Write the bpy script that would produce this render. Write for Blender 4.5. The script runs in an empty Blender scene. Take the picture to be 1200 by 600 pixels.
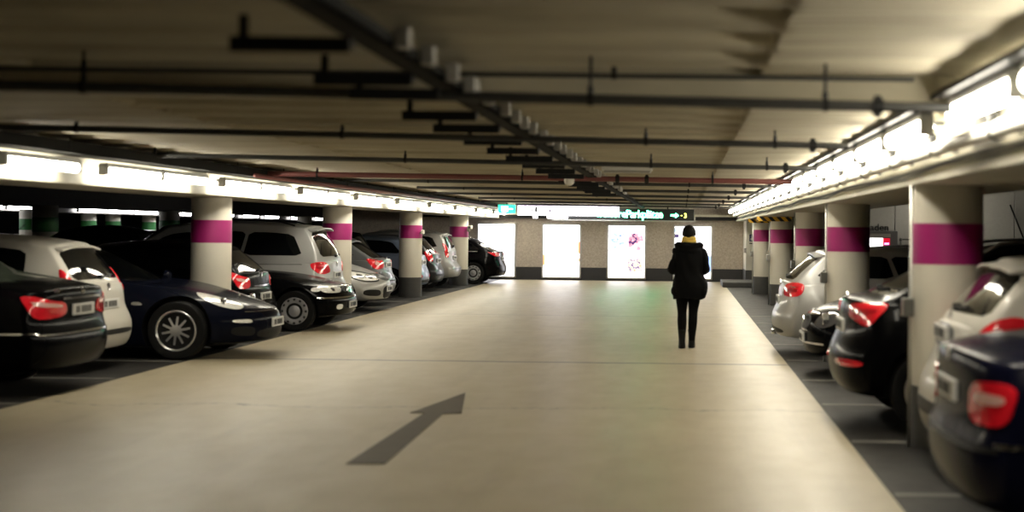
import bpy, bmesh, math, random
from mathutils import Vector, Matrix
from mathutils.bvhtree import BVHTree
random.seed(7)
PI = math.pi
sc = bpy.context.scene
COL = sc.collection
EYE = 1.62
F = 1750.0

# ------------------------------------------------------------------ materials
def _new(name):
    m = bpy.data.materials.new(name); m.use_nodes = True
    nt = m.node_tree; b = nt.nodes['Principled BSDF']
    return m, nt, b

def mat(name, col, rough=.5, metal=0., coat=0., spec=.5, noise=0., nscale=8., bump=0., bscale=40.):
    m, nt, b = _new(name)
    b.inputs['Base Color'].default_value = (*col, 1)
    b.inputs['Roughness'].default_value = rough
    b.inputs['Metallic'].default_value = metal
    b.inputs['Coat Weight'].default_value = coat
    b.inputs['Coat Roughness'].default_value = .05
    b.inputs['Specular IOR Level'].default_value = spec
    tc = nt.nodes.new('ShaderNodeTexCoord')
    if noise or True:
        n = nt.nodes.new('ShaderNodeTexNoise'); n.inputs['Scale'].default_value = nscale
        n.inputs['Detail'].default_value = 5
        nt.links.new(tc.outputs['Object'], n.inputs['Vector'])
        r = nt.nodes.new('ShaderNodeMapRange')
        r.inputs['To Min'].default_value = 1 - noise; r.inputs['To Max'].default_value = 1 + noise
        nt.links.new(n.outputs['Fac'], r.inputs['Value'])
        h = nt.nodes.new('ShaderNodeVectorMath'); h.operation = 'SCALE'
        h.inputs[0].default_value = col
        nt.links.new(r.outputs['Result'], h.inputs['Scale'])
        nt.links.new(h.outputs['Vector'], b.inputs['Base Color'])
    if bump:
        n2 = nt.nodes.new('ShaderNodeTexNoise'); n2.inputs['Scale'].default_value = bscale
        n2.inputs['Detail'].default_value = 4
        nt.links.new(tc.outputs['Object'], n2.inputs['Vector'])
        bp = nt.nodes.new('ShaderNodeBump'); bp.inputs['Strength'].default_value = bump
        bp.inputs['Distance'].default_value = .01
        nt.links.new(n2.outputs['Fac'], bp.inputs['Height'])
        nt.links.new(bp.outputs['Normal'], b.inputs['Normal'])
    return m

def emit(name, col, strength):
    m, nt, b = _new(name)
    b.inputs['Base Color'].default_value = (*[c * .8 for c in col], 1)
    b.inputs['Emission Color'].default_value = (*col, 1)
    b.inputs['Emission Strength'].default_value = strength
    return m

M = {}
M['paint_white'] = mat('white masonry paint', (.60, .57, .49), .6, noise=.08, nscale=3, bump=.15, bscale=60)
M['magenta'] = mat('magenta paint', (.30, .010, .125), .5, noise=.08, bump=.1)
M['green_band'] = mat('green paint', (.02, .15, .03), .55, noise=.1)
M['grey_base'] = mat('dark grey base paint', (.05, .05, .048), .55, noise=.2)
M['beam'] = mat('beam paint', (.46, .44, .36), .6, noise=.12, nscale=2, bump=.2, bscale=25)
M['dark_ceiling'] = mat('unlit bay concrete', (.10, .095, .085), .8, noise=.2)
M['wall_plaster'] = mat('pebble dash wall', (.42, .37, .31), .85, noise=.45, nscale=22, bump=.6, bscale=45)
M['wall_panel'] = mat('grey wall panel', (.36, .35, .325), .8, noise=.1, nscale=14, bump=.2)
M['wall_dark'] = mat('dark wall base', (.016, .016, .018), .5, noise=.2)
M['wall_far'] = mat('far wall concrete', (.10, .10, .095), .8, noise=.2)
M['pipe'] = mat('dark steel pipe', (.035, .035, .033), .4, metal=.3, noise=.3, nscale=6)
M['pipe_red'] = mat('red brown sprinkler pipe', (.13, .035, .03), .45, noise=.3)
M['pipe_white'] = mat('white insulated pipe', (.8, .79, .74), .45, noise=.08)
M['steel'] = mat('galvanised steel', (.12, .12, .11), .4, metal=.6, noise=.2)
M['pale_steel'] = mat('pale zinc bracket', (.30, .29, .26), .45, metal=.3, noise=.1)
M['black'] = mat('black rubber', (.012, .012, .012), .55, noise=.2)
M['housing'] = mat('lamp housing grey', (.55, .55, .52), .4, noise=.05)
M['tray'] = mat('dark cable tray steel', (.012, .012, .011), .8, spec=.1, noise=.2)
M['cable'] = mat('black cable', (.015, .015, .015), .5)
M['alu'] = mat('aluminium frame', (.50, .50, .47), .35, metal=.7, noise=.05)
M['chrome'] = mat('chrome', (.75, .75, .76), .12, metal=1.)
M['tyre'] = mat('tyre rubber', (.005, .005, .005), .8, spec=.2, noise=.2)
M['rim'] = mat('alloy wheel silver', (.60, .60, .60), .28, metal=.75)
M['rim_dark'] = mat('grey wheel cover', (.36, .36, .37), .4, metal=.5)
M['arch'] = mat('wheel arch plastic', (.004, .004, .004), .8, spec=.1)
M['glass'] = mat('tinted car glass', (.003, .0035, .004), .05, coat=.35, spec=.4)
M['glass_green'] = mat('green tinted car glass', (.04, .05, .038), .05, coat=.3, spec=.4)
M['tail'] = mat('red lamp lens', (.75, .012, .025), .14, coat=1., noise=.25, nscale=18)
M['tail_dark'] = mat('deep red lamp lens', (.40, .006, .014), .18, coat=1.)
M['tail_clear'] = mat('clear lamp insert', (.75, .45, .42), .12, coat=1.)
M['head'] = mat('clear headlamp lens', (.80, .80, .76), .2, metal=.0, coat=1., noise=.35, nscale=30)
M['lens'] = mat('headlamp projector', (.06, .06, .065), .06, coat=1.)
M['plate'] = mat('number plate', (.62, .62, .60), .45)
M['plate_ink'] = mat('plate characters', (.05, .05, .05), .5)
M['trim'] = mat('black plastic trim', (.008, .008, .008), .5, spec=.2)
M['orange'] = mat('amber lens', (.6, .18, .02), .2, coat=1.)
def carpaint(name, col, metal=.0, rough=.25, coat=.28, spec=.04):
    m = mat(name, col, rough, metal=metal, coat=coat, spec=spec, noise=.05, nscale=2)
    m.node_tree.nodes['Principled BSDF'].inputs['Coat IOR'].default_value = 1.38
    return m
M['c_black'] = carpaint('black car paint', (.0018, .0018, .0022), coat=.10, spec=.02)
M['c_navy'] = carpaint('navy car paint', (.004, .0045, .014), coat=.13, spec=.02)
M['c_blue'] = carpaint('blue black car paint', (.004, .005, .011), coat=.13, spec=.02)
M['c_white'] = carpaint('white car paint', (.52, .50, .45), 0, .4)
M['c_silver'] = carpaint('silver car paint', (.37, .37, .36), .3, .32)
M['c_grey'] = carpaint('grey car paint', (.13, .135, .14), .35, .34)
M['c_dgrey'] = carpaint('dark grey car paint', (.02, .02, .022), .3, .3)
M['c_lblue'] = carpaint('blue grey car paint', (.16, .20, .28), .35, .3)
M['lamp'] = emit('fluorescent lamp', (1., .93, .77), 26.)
M['lamp_far'] = emit('far fluorescent lamp', (.98, .97, 1.), 20.)
M['poster_white'] = emit('backlit poster', (.97, .95, 1.), 2.3)
M['sign_white'] = emit('backlit sign', (1., .97, 1.), 5.)
M['led_green'] = emit('green display letters', (.10, 1., .48), 15.)
M['led_yellow'] = emit('yellow display figure', (.95, 1., .15), 3.)
M['sign_black'] = mat('display housing', (.006, .008, .007), .3)
M['ink_violet'] = mat('violet sign ink', (.2, .02, .3), .5)
M['ink_grey'] = emit('pale sign lettering', (.70, .62, .78), .6)
M['ink_dark'] = mat('dark sign ink', (.03, .03, .03), .5)
M['exit_green'] = emit('lit exit sign green', (.03, .62, .38), 1.3)
M['exit_white'] = emit('lit exit sign symbol', (.85, 1., .95), 3.)
M['screen'] = emit('machine screen', (1., 1., 1.), 3.)
M['machine_red'] = emit('lit red panel', (.8, .01, .04), .5)
M['violet_lit'] = emit('violet display', (.35, .3, 1.), 2.)
M['machine'] = mat('machine grey steel', (.10, .10, .10), .4, noise=.1)

def hazard():
    m, nt, b = _new('yellow and black hazard stripes')
    tc = nt.nodes.new('ShaderNodeTexCoord'); sp = nt.nodes.new('ShaderNodeSeparateXYZ')
    nt.links.new(tc.outputs['Object'], sp.inputs[0])
    a = nt.nodes.new('ShaderNodeMath'); a.operation = 'ADD'
    nt.links.new(sp.outputs['X'], a.inputs[0]); nt.links.new(sp.outputs['Z'], a.inputs[1])
    d = nt.nodes.new('ShaderNodeMath'); d.operation = 'MULTIPLY'; d.inputs[1].default_value = 5.2
    nt.links.new(a.outputs[0], d.inputs[0])
    f = nt.nodes.new('ShaderNodeMath'); f.operation = 'FRACT'; nt.links.new(d.outputs[0], f.inputs[0])
    g = nt.nodes.new('ShaderNodeMath'); g.operation = 'GREATER_THAN'; g.inputs[1].default_value = .5
    nt.links.new(f.outputs[0], g.inputs[0])
    mx = nt.nodes.new('ShaderNodeMix'); mx.data_type = 'RGBA'
    mx.inputs[6].default_value = (.75, .42, .03, 1); mx.inputs[7].default_value = (.01, .01, .01, 1)
    nt.links.new(g.outputs[0], mx.inputs[0]); nt.links.new(mx.outputs[2], b.inputs['Base Color'])
    return m
M['hazard'] = hazard()

def floor_mat(name, base, dark, streak, rough, seams):
    m, nt, b = _new(name); N = nt.nodes; K = nt.links
    tc = N.new('ShaderNodeTexCoord')
    def noise(scale, stretch=(1, 1, 1), detail=6, rg=.6):
        mp = N.new('ShaderNodeMapping'); mp.inputs['Scale'].default_value = stretch
        K.new(tc.outputs['Object'], mp.inputs['Vector'])
        n = N.new('ShaderNodeTexNoise'); n.inputs['Scale'].default_value = scale
        n.inputs['Detail'].default_value = detail; n.inputs['Roughness'].default_value = rg
        K.new(mp.outputs['Vector'], n.inputs['Vector']); return n
    def ramp(src, p0, p1, c0=(0, 0, 0, 1), c1=(1, 1, 1, 1)):
        r = N.new('ShaderNodeValToRGB'); r.color_ramp.elements[0].position = p0; r.color_ramp.elements[1].position = p1
        r.color_ramp.elements[0].color = c0; r.color_ramp.elements[1].color = c1
        K.new(src, r.inputs[0]); return r
    def mix(fac, a, bb, kind='MIX'):
        mx = N.new('ShaderNodeMix'); mx.data_type = 'RGBA'; mx.blend_type = kind
        if isinstance(fac, float): mx.inputs[0].default_value = fac
        else: K.new(fac, mx.inputs[0])
        for s, v in ((6, a), (7, bb)):
            if isinstance(v, tuple): mx.inputs[s].default_value = v
            else: K.new(v, mx.inputs[s])
        return mx.outputs[2]
    big = noise(.5, (1, .35, 1)); med = noise(3.2, (1, .6, 1)); fine = noise(40); st = noise(1.6, (2.2, .22, 1))
    c = mix(ramp(big.outputs['Fac'], .35, .7).outputs[0], (*base, 1), (*dark, 1))
    c = mix(ramp(med.outputs['Fac'], .45, .75).outputs[0], c, mix(.35, c, (*dark, 1)))
    c = mix(ramp(st.outputs['Fac'], .52, .72, (0, 0, 0, 1), (.5, .5, .5, 1)).outputs[0], c, (*streak, 1))
    c = mix(.12, c, fine.outputs['Color'], 'OVERLAY')
    sp = N.new('ShaderNodeSeparateXYZ'); K.new(tc.outputs['Object'], sp.inputs[0])
    wob = noise(1.3)
    for (y0, wd, amp) in seams:
        a = N.new('ShaderNodeMath'); a.operation = 'MULTIPLY_ADD'; a.inputs[1].default_value = amp
        K.new(wob.outputs['Fac'], a.inputs[0]); K.new(sp.outputs['Y'], a.inputs[2])
        s = N.new('ShaderNodeMath'); s.operation = 'SUBTRACT'; s.inputs[1].default_value = y0 + amp * .5
        K.new(a.outputs[0], s.inputs[0])
        ab = N.new('ShaderNodeMath'); ab.operation = 'ABSOLUTE'; K.new(s.outputs[0], ab.inputs[0])
        lt = N.new('ShaderNodeMath'); lt.operation = 'LESS_THAN'; lt.inputs[1].default_value = wd
        K.new(ab.outputs[0], lt.inputs[0])
        mu = N.new('ShaderNodeMath'); mu.operation = 'MULTIPLY'; mu.inputs[1].default_value = .85
        K.new(lt.outputs[0], mu.inputs[0])
        c = mix(mu.outputs[0], c, (.06, .05, .04, 1))
    K.new(c, b.inputs['Base Color'])
    rr = N.new('ShaderNodeMapRange'); rr.inputs['To Min'].default_value = rough - .1; rr.inputs['To Max'].default_value = rough + .12
    K.new(med.outputs['Fac'], rr.inputs['Value']); K.new(rr.outputs['Result'], b.inputs['Roughness'])
    bp = N.new('ShaderNodeBump'); bp.inputs['Strength'].default_value = .12; bp.inputs['Distance'].default_value = .01
    K.new(fine.outputs['Fac'], bp.inputs['Height']); K.new(bp.outputs['Normal'], b.inputs['Normal'])
    return m
M['floor'] = floor_mat('sealed driveway concrete', (.50, .435, .30), (.40, .345, .235), (.34, .29, .20), .37, [(18.4, .07, .12), (28.6, .03, .3), (13.6, .012, .9)])
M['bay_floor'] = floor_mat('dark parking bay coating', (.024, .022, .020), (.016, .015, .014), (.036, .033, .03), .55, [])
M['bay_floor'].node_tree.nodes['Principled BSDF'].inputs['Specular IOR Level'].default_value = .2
M['arrow'] = mat('worn dark arrow paint', (.07, .058, .042), .5, noise=.3, nscale=6)
M['bay_line'] = mat('worn pale bay line', (.15, .145, .13), .6, noise=.3, nscale=5)

def ceiling_mat():
    m, nt, b = _new('ribbed concrete ceiling'); N = nt.nodes; K = nt.links
    tc = N.new('ShaderNodeTexCoord')
    mp = N.new('ShaderNodeMapping'); mp.inputs['Scale'].default_value = (.35, 2.2, 1)
    K.new(tc.outputs['Object'], mp.inputs['Vector'])
    n = N.new('ShaderNodeTexNoise'); n.inputs['Scale'].default_value = 2.2; n.inputs['Detail'].default_value = 7
    K.new(mp.outputs['Vector'], n.inputs['Vector'])
    r = N.new('ShaderNodeValToRGB')
    r.color_ramp.elements[0].position = .3; r.color_ramp.elements[0].color = (.28, .25, .18, 1)
    r.color_ramp.elements[1].position = .7; r.color_ramp.elements[1].color = (.43, .39, .29, 1)
    K.new(n.outputs['Fac'], r.inputs[0]); K.new(r.outputs[0], b.inputs['Base Color'])
    b.inputs['Roughness'].default_value = .75
    w = N.new('ShaderNodeTexWave'); w.wave_type = 'BANDS'; w.bands_direction = 'Y'; w.inputs['Scale'].default_value = 2.1
    w.inputs['Distortion'].default_value = .3
    K.new(tc.outputs['Object'], w.inputs['Vector'])
    bp = N.new('ShaderNodeBump'); bp.inputs['Strength'].default_value = .5; bp.inputs['Distance'].default_value = .02
    K.new(w.outputs['Fac'], bp.inputs['Height']); K.new(bp.outputs['Normal'], b.inputs['Normal'])
    return m
M['ceiling'] = ceiling_mat()

# ------------------------------------------------------------------ object helpers
def link(name, bm, m=None, parent=None, smooth=False, angle=None):
    me = bpy.data.meshes.new(name)
    bm.to_mesh(me); bm.free()
    if m is not None:
        for mm in (m if isinstance(m, (list, tuple)) else [m]): me.materials.append(mm)
    if smooth:
        for p in me.polygons: p.use_smooth = True
        if angle: me.set_sharp_from_angle(angle=angle)
    o = bpy.data.objects.new(name, me); COL.objects.link(o)
    if parent: o.parent = parent
    return o

def tag(o, label, cat, group=None):
    o['label'] = label; o['category'] = cat
    if group: o['group'] = group
    return o

def thing(name, label, cat, loc=(0, 0, 0), rz=0., group=None):
    o = bpy.data.objects.new(name, None); COL.objects.link(o)
    o.empty_display_size = .1
    o.location = loc; o.rotation_euler = (0, 0, rz)
    return tag(o, label, cat, group)

def struct(name, bm, m, smooth=False):
    o = link(name, bm, m, None, smooth); o['kind'] = 'structure'; return o

def kids(o): return [c for c in bpy.data.objects if c.parent == o]

def dup(root, loc, label, rz=None, group=None, children=None):
    r = root.copy(); COL.objects.link(r); r.location = loc
    if rz is not None: r.rotation_euler = (0, 0, rz)
    r['label'] = label
    if group: r['group'] = group
    def rec(src, dst):
        for ch in kids(src):
            c = ch.copy(); COL.objects.link(c); c.parent = dst
            rec(ch, c)
    rec(root, r)
    return r

def box(bm, x0, x1, y0, y1, z0, z1, bev=0.):
    vs = [bm.verts.new(p) for p in ((x0, y0, z0), (x1, y0, z0), (x1, y1, z0), (x0, y1, z0), (x0, y0, z1), (x1, y0, z1), (x1, y1, z1), (x0, y1, z1))]
    fs = [bm.faces.new([vs[i] for i in q]) for q in ((3, 2, 1, 0), (4, 5, 6, 7), (0, 1, 5, 4), (1, 2, 6, 5), (2, 3, 7, 6), (3, 0, 4, 7))]
    if bev:
        es = list({e for f in fs for e in f.edges})
        bmesh.ops.bevel(bm, geom=es, offset=bev, segments=2, affect='EDGES', profile=.5)
    return bm

def BM(*boxes, bev=0.):
    bm = bmesh.new()
    for b in boxes: box(bm, *b, bev=bev)
    return bm

def tube(bm, p0, p1, r0, r1=None, n=12, caps=True):
    p0 = Vector(p0); p1 = Vector(p1); r1 = r0 if r1 is None else r1
    d = (p1 - p0).normalized()
    a = d.orthogonal().normalized(); b = d.cross(a)
    A = [bm.verts.new(p0 + (a * math.cos(t) + b * math.sin(t)) * r0) for t in [2 * PI * i / n for i in range(n)]]
    B = [bm.verts.new(p1 + (a * math.cos(t) + b * math.sin(t)) * r1) for t in [2 * PI * i / n for i in range(n)]]
    for i in range(n): bm.faces.new((A[i], A[(i + 1) % n], B[(i + 1) % n], B[i]))
    if caps: bm.faces.new(A[::-1]); bm.faces.new(B)
    return bm

def path_tube(bm, pts, r, n=8):
    pts = [Vector(p) for p in pts]; rings = []
    for i, p in enumerate(pts):
        d = (pts[min(i + 1, len(pts) - 1)] - pts[max(i - 1, 0)]).normalized()
        up = Vector((0, 0, 1)) if abs(d.z) < .95 else Vector((1, 0, 0))
        a = d.cross(up).normalized(); b = d.cross(a).normalized()
        rr = r[i] if isinstance(r, (list, tuple)) else r
        rings.append([bm.verts.new(p + (a * math.cos(2 * PI * k / n) + b * math.sin(2 * PI * k / n)) * rr) for k in range(n)])
    for A, B in zip(rings, rings[1:]):
        for k in range(n): bm.faces.new((A[k], A[(k + 1) % n], B[(k + 1) % n], B[k]))
    bm.faces.new(rings[0][::-1]); bm.faces.new(rings[-1])
    bmesh.ops.recalc_face_normals(bm, faces=bm.faces)
    return bm

def lathe(bm, prof, axis='Z', c=(0, 0, 0), n=32):
    """prof: list of (r, h) ; revolve about the axis through c."""
    c = Vector(c); rings = []
    for r, h in prof:
        ring = []
        for k in range(n):
            t = 2 * PI * k / n
            if axis == 'Z': p = Vector((r * math.cos(t), r * math.sin(t), h))
            else: p = Vector((r * math.cos(t), h, r * math.sin(t)))
            ring.append(bm.verts.new(c + p))
        rings.append(ring)
    for A, B in zip(rings, rings[1:]):
        for k in range(n): bm.faces.new((A[k], A[(k + 1) % n], B[(k + 1) % n], B[k]))
    bm.faces.new(rings[0][::-1]); bm.faces.new(rings[-1])
    bmesh.ops.recalc_face_normals(bm, faces=bm.faces)
    return bm

def prism_xz(bm, pts, y0, y1):
    A = [bm.verts.new((x, y0, z)) for x, z in pts]; B = [bm.verts.new((x, y1, z)) for x, z in pts]
    n = len(pts)
    bm.faces.new(A); bm.faces.new(B[::-1])
    for i in range(n): bm.faces.new((A[i], B[i], B[(i + 1) % n], A[(i + 1) % n]))
    bmesh.ops.recalc_face_normals(bm, faces=bm.faces)
    return bm

def text_obj(name, s, size, loc, m, parent=None, rot=(PI / 2, 0, 0), depth=.004, align='LEFT', bold=0., spacing=1.):
    cu = bpy.data.curves.new(name, 'FONT'); cu.body = s; cu.size = size; cu.extrude = depth; cu.align_x = align
    cu.offset = bold; cu.space_character = spacing
    t = bpy.data.objects.new('tmp', cu); COL.objects.link(t)
    dg = bpy.context.evaluated_depsgraph_get()
    me = bpy.data.meshes.new_from_object(t.evaluated_get(dg))
    bpy.data.objects.remove(t)
    me.materials.clear(); me.materials.append(m)
    o = bpy.data.objects.new(name, me); COL.objects.link(o)
    o.location = loc; o.rotation_euler = rot
    if parent: o.parent = parent
    return o

def interp(pts, x):
    if x <= pts[0][0]: return pts[0][1]
    for (a, b), (c, d) in zip(pts, pts[1:]):
        if x <= c:
            t = (x - a) / (c - a) if c > a else 0
            return b + (d - b) * t
    return pts[-1][1]

def smooth_interp(pts, x):
    """Catmull-Rom style interpolation through pts."""
    if x <= pts[0][0]: return pts[0][1]
    if x >= pts[-1][0]: return pts[-1][1]
    for i in range(len(pts) - 1):
        if x <= pts[i + 1][0]:
            x0, y0 = pts[i]; x1, y1 = pts[i + 1]
            def slope(j):
                if j <= 0: return (pts[1][1] - pts[0][1]) / (pts[1][0] - pts[0][0])
                if j >= len(pts) - 1: return (pts[-1][1] - pts[-2][1]) / (pts[-1][0] - pts[-2][0])
                return (pts[j + 1][1] - pts[j - 1][1]) / (pts[j + 1][0] - pts[j - 1][0])
            h = x1 - x0; t = (x - x0) / h; m0 = slope(i) * h; m1 = slope(i + 1) * h
            return (2 * t**3 - 3 * t**2 + 1) * y0 + (t**3 - 2 * t**2 + t) * m0 + (-2 * t**3 + 3 * t**2) * y1 + (t**3 - t**2) * m1

ORD = ['first', 'second', 'third', 'fourth', 'fifth', 'sixth', 'seventh', 'eighth', 'ninth', 'tenth', 'eleventh', 'twelfth', 'thirteenth',
       'fourteenth', 'fifteenth', 'sixteenth', 'seventeenth', 'eighteenth', 'nineteenth', 'twentieth', 'twenty-first', 'twenty-second', 'twenty-third', 'twenty-fourth', 'twenty-fifth', 'twenty-sixth']

# ------------------------------------------------------------------ the garage shell
Z_SOF = 2.0; Z_CEIL = 2.54
struct('floor', BM((-34, 14, -8, 100, -.2, 0)), M['floor'])
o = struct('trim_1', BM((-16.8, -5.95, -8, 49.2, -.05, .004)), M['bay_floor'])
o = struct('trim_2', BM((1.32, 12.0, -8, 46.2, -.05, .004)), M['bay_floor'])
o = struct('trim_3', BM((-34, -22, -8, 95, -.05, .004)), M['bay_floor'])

def aisle_ceiling():
    bm = bmesh.new()
    xs = [1.85, 1.6, 1.4, 1.2, 1.05, .95, .85]
    x = .8
    while x > .5: xs.append(x); x -= .1
    xs += [.44, .42]; x = .3
    while x > -3.6: xs.append(x); x -= .2
    xs += [-3.74, -3.76, -4.2, -4.7, -5.29, -5.31, -5.6, -5.9, -6.1]
    xs = sorted(set(round(v, 3) for v in xs)); ys = []
    y = -2.
    while y < 49.3: ys.append(y); y += .07 if y < 30 else .1
    P = .74
    def c(y):
        t = (y / P) % 1.
        return .5 - .5 * math.cos(2 * PI * t)
    def z(x, y):
        if x > .43: return 2.435 + .014 * c(y) * min(1, (x - .43) * 2)
        if x < -5.3: return 2.435 + .09 * c(y)
        if x < -3.75: return 2.435 + .008 * c(y)
        return 2.435 + .105 * c(y)
    grid = [[bm.verts.new((x, y, z(x, y) + (.085 if y < 8.7 else 0))) for x in xs] for y in ys]
    for a, b in zip(grid, grid[1:]):
        for i in range(len(xs) - 1): bm.faces.new((a[i], b[i], b[i + 1], a[i + 1]))
    return bm
co = struct('ceiling', aisle_ceiling(), M['ceiling'], smooth=True); co.data.set_sharp_from_angle(angle=math.radians(50))
md = co.modifiers.new('thick', 'SOLIDIFY'); md.thickness = .2; md.offset = 1 if co.data.polygons[0].normal.z > 0 else -1

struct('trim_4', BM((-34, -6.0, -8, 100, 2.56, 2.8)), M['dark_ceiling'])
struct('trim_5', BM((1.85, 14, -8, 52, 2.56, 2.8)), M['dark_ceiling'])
# longitudinal beams either side of the driveway
struct('trim_6', BM((-6.95, -6.02, -8, 49.2, 2.02, 2.58), bev=.015), M['beam'])
struct('trim_7', BM((1.80, 2.80, -8, 49.2, Z_SOF, 2.58), (1.745, 1.80, -8, 49.2, Z_SOF, 2.045), bev=.008), M['beam'])
# transverse downstand
struct('trim_8', BM((-5.98, 1.80, 8.6, 8.9, 2.385, 2.62), bev=.01), M['ceiling'])
# next driveway beams on the far left
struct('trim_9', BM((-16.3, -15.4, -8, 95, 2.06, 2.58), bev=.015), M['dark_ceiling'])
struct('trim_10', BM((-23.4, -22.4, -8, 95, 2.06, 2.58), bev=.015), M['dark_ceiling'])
# walls
struct('wall_back', BM((-11.0, 3.0, 49.2, 49.5, .42, 2.8)), M['wall_plaster'])
struct('baseboard_back', BM((-11.0, 3.0, 49.17, 49.5, 0, .42)), M['wall_dark'])
struct('wall_left', BM((-34.3, -34, -8, 100, 0, 2.8)), M['wall_far'])
struct('wall_far', BM((-34, -11, 99.7, 100, 0, 2.8)), M['wall_far'])
struct('wall_inner', BM((-11.3, -11.0, 49.2, 99.7, 0, 2.8)), M['wall_far'])
struct('wall_right', BM((12, 12.3, -8, 49.2, 0, 2.8)), M['wall_far'])
struct('wall_front', BM((-34, 14, -8.3, -8, 0, 2.8)), M['wall_far'])
# grey panel wall of the pay point behind the right hand bays
bm = bmesh.new()
xx = [3.05, 4.26, 5.46, 6.66, 7.86, 9.06, 10.26, 12.0]
for a, b in zip(xx, xx[1:]): box(bm, a + .006, b - .006, 30.0, 30.2, 0, 2.58, bev=.006)
box(bm, 3.05, 12, 30.1, 30.25, 0, 2.58)
struct('wall_pay_point', bm, M['wall_panel'])
# pale wall end by the back wall on the right
struct('wall_end', BM((2.0, 3.0, 47.0, 49.2, .45, 2.55)), M['paint_white'])
struct('baseboard_end', BM((1.99, 3.0, 46.98, 49.2, 0, .45)), M['grey_base'])
struct('trim_11', BM((-8.5, 1.75, 48.75, 49.2, 2.13, 2.2)), M['beam'])
struct('trim_12', BM((-8.5, 1.75, 48.9, 49.2, 2.02, 2.13)), M['trim'])

k = link('kerb', BM((1.2, 3.1, 44.2, 46.9, 0, .16), bev=.02), M['grey_base'])
tag(k, 'low dark raised kerb in front of the back wall at the right end of the driveway', 'kerb')

# ------------------------------------------------------------------ columns
def column(x, y, r, z1, band, label, group, zb=.47, hi=1.71, lo=1.40, base=True):
    t = thing('round_column', label, 'column', (x, y, 0), 0, group)
    bm = bmesh.new(); lathe(bm, [(r, .0), (r, z1)], n=48); link('shaft', bm, M['paint_white'], t, True, .6)
    bm = bmesh.new(); lathe(bm, [(r * .98, lo), (r + .003, lo), (r + .003, hi), (r * .98, hi)], n=48); link('painted_band', bm, M[band], t, True, .6)
    if base:
        bm = bmesh.new(); lathe(bm, [(r * .98, .0), (r + .004, .0), (r + .004, zb), (r * .98, zb)], n=48); link('painted_base', bm, M['grey_base'], t, True, .6)
    return t
GL = 'round columns with a magenta band along the left of the driveway'
GR = 'round columns with a magenta band along the right of the driveway'
for y, lab in ((5.4, 'round white column with magenta band, left row, nearest the camera'),
               (20.6, 'thick round column with magenta band rising behind the dark low-slung coupe bonnet at left'),
               (28.1, 'round magenta-banded column just behind the silver people carrier'),
               (35.7, 'round magenta-banded column standing free right of the silver cars, dark base fully visible'),
               (43.4, 'round magenta-banded column between the silver off-roader and the black estate, farthest of the left row')):
    column(-6.5, y, .27, 2.03, 'magenta', lab, GL)
column(-6.5, 13.0, .27, 2.03, 'magenta', 'round white column with magenta band beside the black saloon at left', GL)
RC = [(2.04, 11.5, 'large round magenta-banded column behind the white hatchback at right'),
      (2.11, 19.0, 'round magenta-banded column above the chrome-nosed dark car on the right'),
      (2.29, 26.7, 'round magenta-banded column directly behind the silver hatchback on the right'),
      (2.26, 33.9, 'round magenta-banded column left of the silver hatchback, with a hazard-striped board above it'),
      (2.16, 39.7, 'slim-looking round magenta-banded column, farthest of the right row')]
for x, y, lab in RC: column(x, y, .27, 2.01, 'magenta', lab, GR)
GG = 'columns with a green band in the next driveway'
gcols = [(-15.2, 35.6, 'dark side of a green-banded column, widest of the green ones'), (-15.4, 44.8, 'dark green-banded column just left of the nearest magenta column'),
         (-19.9, 45.5, 'dim green-banded column at the right end of the leftmost far lamps'),
         (-23.2, 49.2, 'lit green-banded column at the left edge of the photo'), (-23.2, 58.3, 'lit green-banded column, left of the close pair in the distance'),
         (-23.2, 60.8, 'lit green-banded column, right of the close pair in the distance'), (-23.2, 64.9, 'lit green-banded column above the small silver car roof')]
for x, y, lab in gcols: column(x, y, .29, 2.08, 'green_band', lab, GG, hi=1.79, lo=1.45, base=False)
for i, (x, y) in enumerate([(-15.2, 60.), (-15.2, 75.)]): column(x, y, .29, 2.08, 'green_band', 'dark distant column seen over the parked cars, ' + ['nearer', 'farther'][i] + ' one', GG, hi=1.79, lo=1.45, base=False)

# conduits and boxes on the right hand columns
for i, (x, y, lab) in enumerate(RC):
    bm = bmesh.new(); tube(bm, (x - .295, y - .10, .0), (x - .295, y - .10, 2.0), .014, n=10)
    t = thing('conduit', 'thin grey vertical conduit on the ' + ORD[i] + ' right-hand column from the camera', 'conduit', (0, 0, 0), 0, 'conduits on the right-hand columns')
    link('pipe_run', bm, M['alu'], t, True)
    link('junction_box', BM((x - .36, x - .28, y - .19, y - .04, 1.0, 1.14), bev=.01), M['steel'] if i < 3 else M['pale_steel'], t)
bm = BM((1.93, 2.0, 46.6, 46.75, 1.0, 1.14), bev=.01)
tag(link('wall_box', bm, M['pale_steel']), 'small pale box on the corner of the wall end beside the back wall', 'junction box')

# ------------------------------------------------------------------ lamps
def lamp_proto(label, m='lamp', L=1.56, r=.045, group=None, side=1):
    t = thing('strip_lamp', label, 'lamp', (0, 0, 0), 0, group)
    bm = bmesh.new(); lathe(bm, [(r * .6, 0), (r, .02), (r, L - .02), (r * .6, L)], axis='Y', n=14); link('diffuser', bm, M[m], t, True, .8)
    link('housing', BM((-.04, .04, .0, L, r * .75, r + .035), bev=.008), M['housing'], t)
    for q in (0, L):
        link('end_cap', BM((-.045, .045, q - .03, q + .03, -r, r + .02), bev=.01), M['housing'], t)
        a = abs(q - .3); link('mounting_arm', BM((min(0, side * .17), max(0, side * .17), a, a + .03, .03, .06)), M['steel'], t)
    return t
gl = 'strip lamps on the left beam'; gr = 'strip lamps on the right beam'
LL = lamp_proto('strip lamp on the left beam, first counted from the camera', group=gl, side=-1)
ys = [12.78]
y = 15.02
while y < 47:
    ys += [y, y + 1.63]; y += 3.87
LL.location = (-5.83, ys[0], 2.17)
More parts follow.
